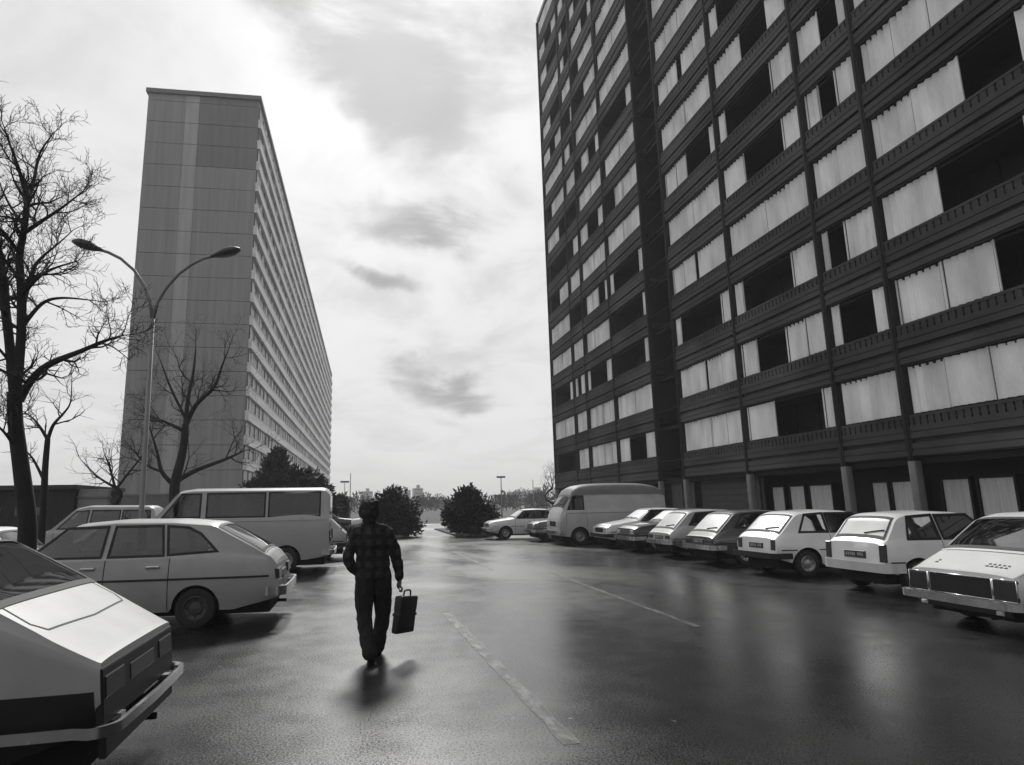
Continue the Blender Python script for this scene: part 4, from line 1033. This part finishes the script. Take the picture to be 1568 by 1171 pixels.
bare_tree((-5.74, 13, 0), 'tall dark bare tree at the left edge, reaching higher than the street lamp', [(-5.74, 13, -.05, .20), (-5.82, 13, .7, .16), w1(42, 800, .148), w1(33, 720, .136), w1(24, 650, .125), w1(22, 600, .12)],
  [[w1(22, 604, .095), w1(14, 520, .085), w1(8, 470, .085, .2), w1(2, 403, .07, .3), w1(-12, 336, .05, .5), w1(-22, 268, .03, .6)],
   [w1(24, 604, .095), w1(32, 520, .085), w1(33, 450, .085), w1(30, 394, .07), w1(38, 344, .06), w1(42, 304, .055)],
   [w1(41, 305, .045), w1(28, 256, .032, -.2), w1(14, 218, .02, -.3), w1(6, 193, .01, -.4)],
   [w1(43, 305, .045), w1(52, 275, .034, .3), w1(61, 235, .022, .4), w1(82, 203, .01, .4)],
   [w1(30, 612, .085), w1(48, 582, .07, -.2), w1(75, 558, .06, -.4), w1(125, 537, .042, -.6), w1(160, 522, .03, -.6), w1(190, 513, .012, -.6)],
   [w1(35, 470, .05), w1(48, 420, .04, .3), w1(62, 396, .028, .5), w1(88, 374, .016, .6), w1(112, 352, .008, .6)],
   [w1(33, 452, .045), w1(58, 425, .035, -.4), w1(82, 411, .022, -.6), w1(120, 399, .009, -.8)],
   [w1(34, 500, .045), w1(64, 465, .034, .2), w1(95, 456, .024, .4), w1(144, 460, .009, .5)],
   [w1(36, 357, .045), w1(66, 337, .034, -.3), w1(96, 317, .022, -.5), w1(128, 292, .009, -.6)],
   [w1(31, 390, .04), w1(10, 361, .03, -.5), w1(-15, 336, .018, -.9)], [w1(8, 480, .05), w1(-20, 440, .03, .3), w1(-60, 403, .012, .6)],
   [w1(38, 344, .035), w1(18, 319, .026, .6), w1(2, 287, .015, .9), w1(-8, 256, .008, 1.)], [w1(27, 690, .035), w1(5, 660, .022, -.3), w1(-20, 640, .01, -.5)]], 11, 2, .48, 1.05)
Y1 = 17.
bare_tree((-7.35, 17, 0), 'thin young bare tree just right of the big bare trunk', [(-7.35, 17, -.05, .10), w1(66, 790, .08), w1(69, 720, .07), w1(73, 672, .06)],
  [[w1(73, 673, .05), w1(82, 650, .04), w1(98, 632, .028), w1(108, 615, .018), w1(110, 580, .008)], [w1(73, 673, .045), w1(62, 655, .034), w1(50, 640, .02), w1(36, 630, .008)], [w1(67, 735, .04), w1(52, 705, .028), w1(40, 690, .012)]], 5, 1, .5, .8)
Y1 = 30.
bare_tree((-8.1, 30, 0), 'bare tree with spreading fork in front of the slab tower end wall', [(-8.1, 30, -.05, .26), w1(266, 780, .24), w1(268, 740, .21), w1(280, 690, .17), w1(284, 650, .15)],
  [[w1(284, 652, .12), w1(300, 620, .10), w1(328, 592, .07), w1(340, 560, .045), w1(350, 535, .02)], [w1(284, 652, .11), w1(288, 610, .085), w1(296, 570, .06), w1(300, 530, .02)], [w1(282, 660, .09), w1(262, 650, .07), w1(240, 640, .03)],
   [w1(268, 738, .12), w1(300, 720, .10), w1(345, 703, .07), w1(374, 690, .02)], [w1(266, 742, .12), w1(248, 722, .09), w1(240, 690, .06), w1(228, 650, .02)], [w1(284, 640, .07), w1(262, 595, .05), w1(245, 550, .02)], [w1(248, 722, .06), w1(225, 712, .05), w1(205, 690, .02)]], 9, 2, .42, 2.2)
Y1 = 24.
bare_tree((-10.1, 24, 0), 'small twiggy bare tree before the left edge of the slab tower', [(-10.1, 24, -.05, .10), w1(178, 770, .085), w1(176, 745, .07)],
  [[w1(176, 746, .05), w1(168, 715, .035), w1(160, 695, .015)], [w1(176, 746, .05), w1(150, 730, .03), w1(125, 705, .012)], [w1(177, 750, .05), w1(200, 720, .035), w1(225, 690, .012)]], 21, 1, .9, 1.2)
Y1 = 56.
bare_tree((24.9, 56, 0), 'slim leafless tree at the far corner of the ribbed tower', [(24.9, 56, -.05, .1), w1(845, 770, .09), w1(846, 745, .06)], [[w1(846, 746, .05), w1(842, 720, .02)], [w1(846, 750, .05), w1(838, 735, .02)], [w1(846, 750, .05), w1(848, 728, .02)]], 31, 2, 1., 1.3)

# ------------------------------------------------------------------ evergreen shrubs
LEAF = mat('dark_leaves', .018, .75, .55, 2.5, detail=3)
def shrub(base, label, blobs, n, size, seed, name='evergreen_bush', grp='round evergreen bushes'):
    """leaf clumps through the volume of several ellipsoids (x, z, rx, rz) standing on a few stems"""
    q = random.Random(seed); t = empty(name, label, 'bush', base, 0, grp)
    b = MB()
    for k in range(7):
        a = q.uniform(0, 2 * PI); x, z, rx, rz = q.choice(blobs); b.tube([(x * .2, 0, -.05), (x * .6, math.sin(a) * rx * .2, z * .4), (x, math.sin(a) * rx * .4, z)], [.07, .05, .02], 5)
    b.build('stems', BARK, t)
    lf = MB(); tot = sum(r_[2] * r_[3] for r_ in blobs)
    for (x, z, rx, rz) in blobs:
        for _ in range(int(n * rx * rz / tot)):
            d = Vector((q.gauss(0, 1), q.gauss(0, 1), q.gauss(0, 1))).normalized(); k = q.random() ** .38
            lump = 1 + .22 * math.sin(d.x * 7 + seed) * math.sin(d.z * 6 + d.y * 5) + q.gauss(0, .05)
            c = Vector((x + d.x * rx * k * lump, d.y * rx * .9 * k * lump, z + d.z * rz * k * lump))
            if c.z < .05: continue
            u_ = Vector((q.gauss(0, 1), q.gauss(0, 1), q.gauss(0, 1))).normalized(); v_ = u_.orthogonal().normalized(); s_ = size * q.uniform(.5, 1.3)
            tip = (d + u_ * .8 + Vector((0, 0, .3))).normalized()
            lf.add([c - v_ * s_ * .35, c + v_ * s_ * .35, c + v_ * s_ * .15 + tip * s_, c - v_ * s_ * .15 + tip * s_], [(0, 1, 2, 3)])
    lf.build('foliage', LEAF, t)
shrub((1.75, 36.5, 0), 'round dark bush beside the walking man, left of the road gap', [(0, 1.3, 1.35, 1.15), (-.55, 1.1, .95, .9), (.7, 1.05, .85, .85), (.05, 2.0, .7, .65), (-.3, .5, 1.3, .5), (.5, .5, 1.2, .5)], 9000, .17, 2)
shrub((5.95, 36.0, 0), 'round dark bush in the middle of the view, right of the road gap', [(0, 1.25, 1.35, 1.1), (-.75, 1.0, .75, .75), (.8, 1.0, .8, .75), (0, 2.0, .72, .62), (.1, .45, 1.0, .5)], 9000, .17, 4)
shrub((-4.2, 45, 0), 'spiky dark evergreen right of the passenger van roof, before the slab tower', [(-1.3, 4.0, 1.1, 1.1), (-1.2, 5.0, .5, .55), (.2, 3.4, 1.5, .8), (-2.3, 2.9, 1.2, .7), (1.2, 2.6, 1.2, .8), (-.6, 1.8, 2.4, 1.4), (2.1, 1.5, .8, 1.1)], 10000, .26, 6, 'evergreen_tree', 'round evergreen bushes')
shrub((-1.6, 52, 0), 'slim dark shrub right of the large evergreen', [(0, 1.3, .7, 1.2), (.3, 2.0, .4, .6), (-.4, 1.7, .5, .7)], 2500, .22, 8)
shrub((27.2, 58, 0), 'dark shrub against the far corner of the ribbed tower', [(0, 1.7, 1.1, 1.6), (.4, 3., .8, 1.0)], 3000, .25, 12)
FT = [(652, 170, 4.5, 'small hazy tree left of the road gap, far beyond the bushes'), (672, 210, 5.0, 'hazy tree filling the far end of the road gap'), (775, 150, 4.6, 'hazy tree under the lamp mast beside the middle bush'), (800, 190, 6.0, 'broad hazy tree in front of the wide low block'), (822, 160, 4.2, 'low hazy tree behind the roof of the last light saloon'), (838, 140, 5.4, 'hazy tree hard against the left edge of the ribbed tower'), (548, 160, 5.0, 'hazy tree behind the walking man, left of his head')]
for k, (px, Y, h_, lb) in enumerate(FT):
    x = at_depth(px, 780, Y).x; shrub((x, Y, 0), lb, [(0, h_ * .55, h_ * .5, h_ * .42), (h_ * .45, h_ * .4, h_ * .35, h_ * .35), (-h_ * .4, h_ * .42, h_ * .4, h_ * .35)], 900, .55, 40 + k, 'far_tree', 'hazy trees along the skyline')
# clipped hedge across the end of the car park, left of the road
hq = random.Random(77); hd = empty('hedge', 'low dark hedge closing the car park under the left bush', 'hedge', (0, 36.2, 0)); b = MB()
for _ in range(5000):
    c = Vector((hq.uniform(-1.9, 2.15), hq.uniform(-.4, .4), hq.random() ** .6 * .62)); u_ = Vector((hq.gauss(0, 1), hq.gauss(0, 1), hq.gauss(0, 1))).normalized(); v_ = u_.orthogonal().normalized(); s_ = hq.uniform(.05, .13)
    b.add([c - v_ * s_ * .4, c + v_ * s_ * .4, c + v_ * s_ * .2 + u_ * s_, c - v_ * s_ * .2 + u_ * s_], [(0, 1, 2, 3)])
b.build('foliage', LEAF, hd)
b = MB(); b.box(-1.8, 2.05, -.3, .3, -.03, .42); b.build('stems', BARK, hd)

# ------------------------------------------------------------------ sheds, fences and far skyline
SHED = mat('dark_shed_boards', .022, .8, .3, 3, stretch=(4, 4, .4)); PALEW = mat('pale_render', .24, .8, .15, 1)
sd = empty('shed', 'long dark low shed behind the bare trees at the left', 'shed', (-14.6, 27, 0)); b = MB(); b.box(-5, 3.95, 0, 5, 0, 2.5); b.build('wall', SHED, sd)
b = MB(); b.box(-5.1, 4.05, -.15, 5.1, 2.5, 2.66); b.build('roof', mat('shed_roof', .03, .7, .2), sd)
for x in (-.9, .9, 2.5):
    b = MB(); b.box(x - .55, x + .55, -.03, .02, 1.55, 1.85); b.build('window', mat('dull_window', .10, .3, .2, 3), sd)
pw = empty('wall', 'pale rendered wall between the dark shed and the lamp post', 'wall', (-9.95, 27.2, 0)); b = MB(); b.box(-.66, .4, 0, .3, 0, 2.5); b.build('render', PALEW, pw); b = MB(); b.box(-.69, .43, -.04, .34, 2.15, 2.23); b.build('coping', CONCRETE, pw)
lw = empty('wall', 'low grey wall at the foot of the slab tower', 'wall', (-17.5, 70, 0)); b = MB(); b.box(-9, 5, 0, .3, 0, 3.1); b.build('render', mat('grey_render', .12, .8, .2, 1), lw); b = MB(); b.box(-9.05, 5.05, -.05, .35, 3.1, 3.25); b.build('coping', CONCRETE, lw)
fc = empty('railing', 'thin two-bar railing in front of the slab tower', 'railing', (-10, 38, 0))
for z in (1.35, 1.75, .9):
    b = MB(); b.tube([(-4.5, 0, z), (6.5, 0, z)], .028, 6); b.build('rail', LAMPM, fc)
for k in range(8):
    b = MB(); b.tube([(-4.5 + k * 1.57, 0, 0), (-4.5 + k * 1.57, 0, 1.8)], .035, 6); b.build('post', LAMPM, fc)
FARB = mat('far_block_concrete', .22, .8, .2, .05); FARW = mat('far_block_windows', .08, .5, .3, .3)
def far_block(px, w_, h, Y, lb, storeys):
    x = at_depth(px, 780, Y).x; t = empty('far_building', lb, 'building', (x, Y, 0), 0, 'distant skyline blocks'); b = MB(); b.box(-w_ / 2, w_ / 2, 0, 14, 0, h); b.box(-w_ * .12, w_ * .2, 3, 9, h, h + 2.2); b.build('wall', FARB, t)
    b = MB()
    for k in range(storeys): z = h * (k + .45) / storeys; b.box(-w_ / 2 + .6, w_ / 2 - .6, -.12, -.02, z, z + h / storeys * .42)
    b.build('window_band', FARW, t)
far_block(641, 6, 12.5, 430, 'slim distant block just right of the left bush', 5)
far_block(622, 7, 13.5, 520, 'distant block behind the left bush crown', 5)
far_block(562, 8, 12, 480, 'distant block above the head of the walking man', 4)
far_block(665, 30, 6, 560, 'long low distant block in the road gap between the bushes', 2)
far_block(790, 34, 8.5, 500, 'wide low distant block right of the middle bush', 3)
far_block(826, 14, 12.5, 540, 'taller distant block left of the ribbed tower foot', 4)
far_block(805, 8, 11.0, 620, 'small distant block between the wide low block and the taller one', 4)

# ------------------------------------------------------------------ the walking man
def organic(name, shapes, m, parent, voxel=.009, it=6, f=.5, folds=0., st=(1, 1, 1)):
    b = MB()
    for sh in shapes:
        if sh[0] == 's': b.sphere(sh[1], sh[2], 14, 10)
        else:
            pts, rad = sh[1], sh[2]; b.tube(spline(pts, 4), [rad[min(i // 4, len(rad) - 1)] + (rad[min(i // 4 + 1, len(rad) - 1)] - rad[min(i // 4, len(rad) - 1)]) * (i % 4) / 4 for i in range((len(pts) - 1) * 4 + 1)], 12)
            b.sphere(pts[0], rad[0] * .98, 12, 8); b.sphere(pts[-1], rad[-1] * .98, 12, 8)
    o = b.build(name, m, parent)
    md = o.modifiers.new('r', 'REMESH'); md.mode = 'VOXEL'; md.voxel_size = voxel
    ms = o.modifiers.new('s', 'SMOOTH'); ms.iterations = it; ms.factor = f
    dg = bpy.context.evaluated_depsgraph_get(); me = bpy.data.meshes.new_from_object(o.evaluated_get(dg)); o.modifiers.clear(); old = o.data; o.data = me; bpy.data.meshes.remove(old)
    me.name = name
    if not me.materials: me.materials.append(m)
    if folds:   # cloth creases
        ns = [v.normal.copy() for v in me.vertices]
        for v, n_ in zip(me.vertices, ns):
            p = Vector((v.co.x * st[0], v.co.y * st[1], v.co.z * st[2])); k = mnoise.noise(p * 11) + .6 * mnoise.noise(p * 23 + Vector((5, 1, 3)))
            v.co += n_ * folds * (1 - 2 * abs(k))
    me.polygons.foreach_set('use_smooth', [True] * len(me.polygons)); me.update()
    return o
def plaid_mat():
    m = mat('plaid_shirt_cloth', .01, .95, .2, 30); t = m.node_tree; b_ = t.nodes['Principled BSDF']; K = t.links.new
    tcn = nd(t, 'ShaderNodeTexCoord'); sp_ = nd(t, 'ShaderNodeSeparateXYZ'); K(tcn.outputs['Object'], sp_.inputs[0])
    def stripe(sock, per, ph):
        a = nd(t, 'ShaderNodeMath', operation='MULTIPLY_ADD'); K(sock, a.inputs[0]); a.inputs[1].default_value = 1 / per; a.inputs[2].default_value = ph
        f_ = nd(t, 'ShaderNodeMath', operation='FRACT'); K(a.outputs[0], f_.inputs[0]); g = nd(t, 'ShaderNodeMath', operation='GREATER_THAN'); K(f_.outputs[0], g.inputs[0]); g.inputs[1].default_value = .5; return g.outputs[0]
    A, B_ = stripe(sp_.outputs[0], .115, .35), stripe(sp_.outputs[2], .12, .1)
    s_ = nd(t, 'ShaderNodeMath', operation='ADD'); K(A, s_.inputs[0]); K(B_, s_.inputs[1])
    r_ = nd(t, 'ShaderNodeValToRGB'); r_.color_ramp.interpolation = 'CONSTANT'; e = r_.color_ramp.elements
    e[0].color = (.005, .005, .005, 1); e[1].position = .4; e[1].color = (.009, .009, .009, 1); n_ = e.new(.9); n_.color = (.032, .032, .032, 1)
    h = nd(t, 'ShaderNodeMath', operation='MULTIPLY'); K(s_.outputs[0], h.inputs[0]); h.inputs[1].default_value = .5; K(h.outputs[0], r_.inputs[0]); K(r_.outputs[0], b_.inputs['Base Color']); return m
SKIN = mat('skin', .11, .6, .1, 20); HAIR = mat('dark_hair', .008, .7, .3, 60, bump=.4); TROU = mat('dark_trousers', .012, .9, .3, 12, bump=.2); SHOE = mat('black_shoe', .01, .4, .2); PLAID = plaid_mat(); CASE = mat('black_leather', .010, .5, .3, 10, bump=.2)
man = empty('person', 'man seen from behind in dark plaid shirt walking up the lane with a briefcase', 'person', (.17, 7.72, 0))
V = Vector
body = organic('body', [('s', (-.065, .02, 1.615), (.078, .095, .115)), ('s', (-.065, .05, 1.555), (.058, .07, .062)), ('t', [V((-.06, -.005, 1.56)), V((-.05, -.01, 1.47)), V((-.035, -.01, 1.40))], [.056, .056, .075]),
    ('s', (-.147, .0, 1.605), (.014, .022, .033)), ('s', (.017, .0, 1.605), (.014, .022, .033)), ('s', (-.065, .122, 1.60), (.013, .018, .022)), ('s', (-.065, .108, 1.555), (.024, .012, .010)), ('s', (-.098, .103, 1.63), .011), ('s', (-.032, .103, 1.63), .011),
    ('t', [V((-.03, 0, 1.31)), V((-.02, 0, 1.15)), V((-.01, 0, .92))], [.10, .11, .11]),
    ('t', [V((-.19, -.01, 1.37)), V((-.285, -.05, 1.12)), V((-.19, -.02, .94))], [.05, .042, .03]), ('t', [V((.15, -.01, 1.37)), V((.245, -.02, 1.12)), V((.285, .03, .86))], [.05, .042, .028]),
    ('t', [V((-.10, 0, .92)), V((-.115, .02, .48)), V((-.045, -.14, .11))], [.075, .05, .038]), ('t', [V((.09, 0, .92)), V((.10, .14, .48)), V((.055, .265, .10))], [.075, .05, .038]),
    # left hand resting at the pocket
    ('s', (-.165, -.01, .905), (.038, .022, .045)), ('t', [V((-.15, -.02, .88)), V((-.135, -.02, .84)), V((-.135, -.01, .81))], [.010, .009, .008]), ('t', [V((-.165, -.022, .875)), V((-.155, -.025, .83)), V((-.15, -.015, .80))], [.010, .009, .008]), ('t', [V((-.18, -.02, .875)), V((-.175, -.025, .84)), V((-.17, -.015, .805))], [.010, .009, .008]), ('t', [V((-.195, -.012, .885)), V((-.195, -.02, .85)), V((-.19, -.01, .825))], [.009, .008, .007]), ('t', [V((-.14, .005, .915)), V((-.115, .01, .885)), V((-.105, .01, .86))], [.011, .010, .009]),
    # right hand, palm and fingers closed round the handle (handle runs along y at x .30, z .735)
    ('s', (.288, .035, .80), (.024, .042, .048)), ('t', [V((.285, .035, .86)), V((.288, .035, .82))], [.028, .028]),
    ('t', [V((.288, .072, .775)), V((.318, .074, .752)), V((.312, .072, .720)), V((.288, .070, .722))], [.010, .0095, .009, .008]), ('t', [V((.288, .048, .770)), V((.320, .049, .746)), V((.313, .048, .712)), V((.287, .047, .716))], [.010, .0095, .009, .008]),
    ('t', [V((.288, .024, .770)), V((.319, .024, .747)), V((.312, .024, .714)), V((.287, .024, .718))], [.010, .0095, .009, .008]), ('t', [V((.288, .002, .776)), V((.315, .001, .754)), V((.309, .002, .724)), V((.288, .003, .725))], [.009, .0085, .008, .007]),
    ('t', [V((.272, .070, .80)), V((.268, .088, .765)), V((.288, .082, .738))], [.012, .011, .009])], SKIN, man, .0065, 2, .4)
organic('shirt', [('t', [V((-.045, -.005, 1.425)), V((-.04, -.01, 1.30)), V((-.03, 0, 1.12)), V((-.015, 0, 1.0)), V((-.01, 0, .93))], [.10, .145, .14, .135, .135]),
    ('t', [V((-.19, -.01, 1.365)), V((-.12, -.01, 1.25)), V((-.10, 0, 1.08)), V((-.085, 0, .92))], [.075, .105, .10, .124]), ('t', [V((.13, -.01, 1.365)), V((.07, -.01, 1.25)), V((.065, 0, 1.08)), V((.065, 0, .92))], [.075, .105, .10, .124]),
    ('t', [V((-.18, -.01, 1.375)), V((-.245, -.03, 1.25)), V((-.292, -.055, 1.12)), V((-.262, -.045, 1.03)), V((-.205, -.02, .955))], [.078, .066, .060, .054, .044]), ('t', [V((.13, -.01, 1.375)), V((.20, -.015, 1.25)), V((.245, -.02, 1.12)), V((.27, .005, .99)), V((.285, .03, .875))], [.078, .068, .062, .054, .044]),
    ('t', [V((-.115, -.01, 1.435)), V((-.05, -.035, 1.475)), V((.015, -.01, 1.435))], [.04, .05, .04]), ('t', [V((-.19, -.01, 1.385)), V((-.04, -.015, 1.43)), V((.13, -.01, 1.385))], [.07, .07, .07])], PLAID, man, .009, 7, .5, .011, (1, 1, .7))
organic('trousers', [('t', [V((-.08, 0, .93)), V((.06, 0, .93))], [.125, .125]), ('t', [V((-.09, 0, .90)), V((-.105, .02, .68)), V((-.108, .03, .46)), V((-.075, -.06, .25)), V((-.045, -.15, .105))], [.120, .105, .082, .078, .076]),
    ('t', [V((.075, 0, .90)), V((.095, .08, .68)), V((.105, .15, .46)), V((.08, .21, .25)), V((.055, .27, .085))], [.120, .105, .082, .076, .074])], TROU, man, .009, 5, .5, .010, (1.2, 1.2, .6))
for (x, y, z, pitch) in ((-.04, -.135, 0.02, -.42), (.06, .295, 0., .05)):
    o = organic('shoe', [('t', [V((0, -.055, .045)), V((0, .05, .042)), V((.004, .16, .032))], [.043, .046, .034]), ('s', (0, -.03, .075), (.042, .05, .05)), ('t', [V((0, -.07, .016)), V((.002, .18, .016))], [.015, .015]), ('t', [V((-.025, -.06, .016)), V((-.02, .16, .016))], [.015, .015]), ('t', [V((.025, -.06, .016)), V((.025, .16, .016))], [.015, .015])], SHOE, man, .008, 3)
    o.location = (x, y, z + .0); o.rotation_euler = (pitch, 0, -.05); o.location.z = .055 if pitch < 0 else .004
organic('hair', [('s', (-.065, .0, 1.655), (.104, .118, .100)), ('s', (-.065, -.04, 1.60), (.098, .080, .095)), ('s', (-.062, -.045, 1.525), (.072, .052, .062)), ('s', (-.145, .0, 1.615), (.030, .06, .065)), ('s', (.018, .0, 1.615), (.030, .06, .065)), ('s', (-.09, .03, 1.725), (.06, .06, .04)), ('s', (-.02, .0, 1.715), (.055, .06, .04))], HAIR, man, .008, 2, .5, .014, (1.6, 1.6, 1.2))
# the briefcase in his hand
bc = empty('briefcase', 'black leather briefcase held in the right hand of the walking man', 'briefcase', (.17 + .325, 7.72 + .035, .265))
bc.rotation_euler = (R(-6), R(5), R(-31))
b = MB(); b.rbox(-.045, .045, -.21, .21, .0, .40, .025, 3); b.rbox(-.049, .049, -.214, .214, .185, .215, .004); b.build('case', CASE, bc)
b = MB(); b.rbox(-.05, .05, -.205, .205, .24, .402, .02, 3); b.build('flap', CASE, bc)
b = MB(); b.tube(spline([V((0, -.085, .40)), V((0, -.08, .445)), V((0, -.05, .462)), V((0, .05, .462)), V((0, .08, .445)), V((0, .085, .40))], 4), .010, 8); b.build('handle', CASE, bc)
for y in (-.12, .12):
    b = MB(); b.rbox(-.056, -.048, y - .018, y + .018, .20, .25, .003); b.build('clasp', STEEL, bc)
# ------------------------------------------------------------------ damp air
hz = MB(); hz.box(-2560, 2560, -2560, 2560, -1.1, 62)
hm = bpy.data.materials.new('damp_air'); hm.use_nodes = True; t = hm.node_tree; t.nodes.clear()
ho = nd(t, 'ShaderNodeOutputMaterial'); pv = nd(t, 'ShaderNodeVolumePrincipled'); pv.inputs['Color'].default_value = (.98, .98, .98, 1); pv.inputs['Density'].default_value = .0008; pv.inputs['Anisotropy'].default_value = .2
t.links.new(pv.outputs[0], ho.inputs['Volume'])
o = hz.build('haze', hm); o['kind'] = 'stuff'; o['label'] = 'thin damp haze over the whole car park and skyline'; o['category'] = 'haze'
bpy.context.view_layer.update()
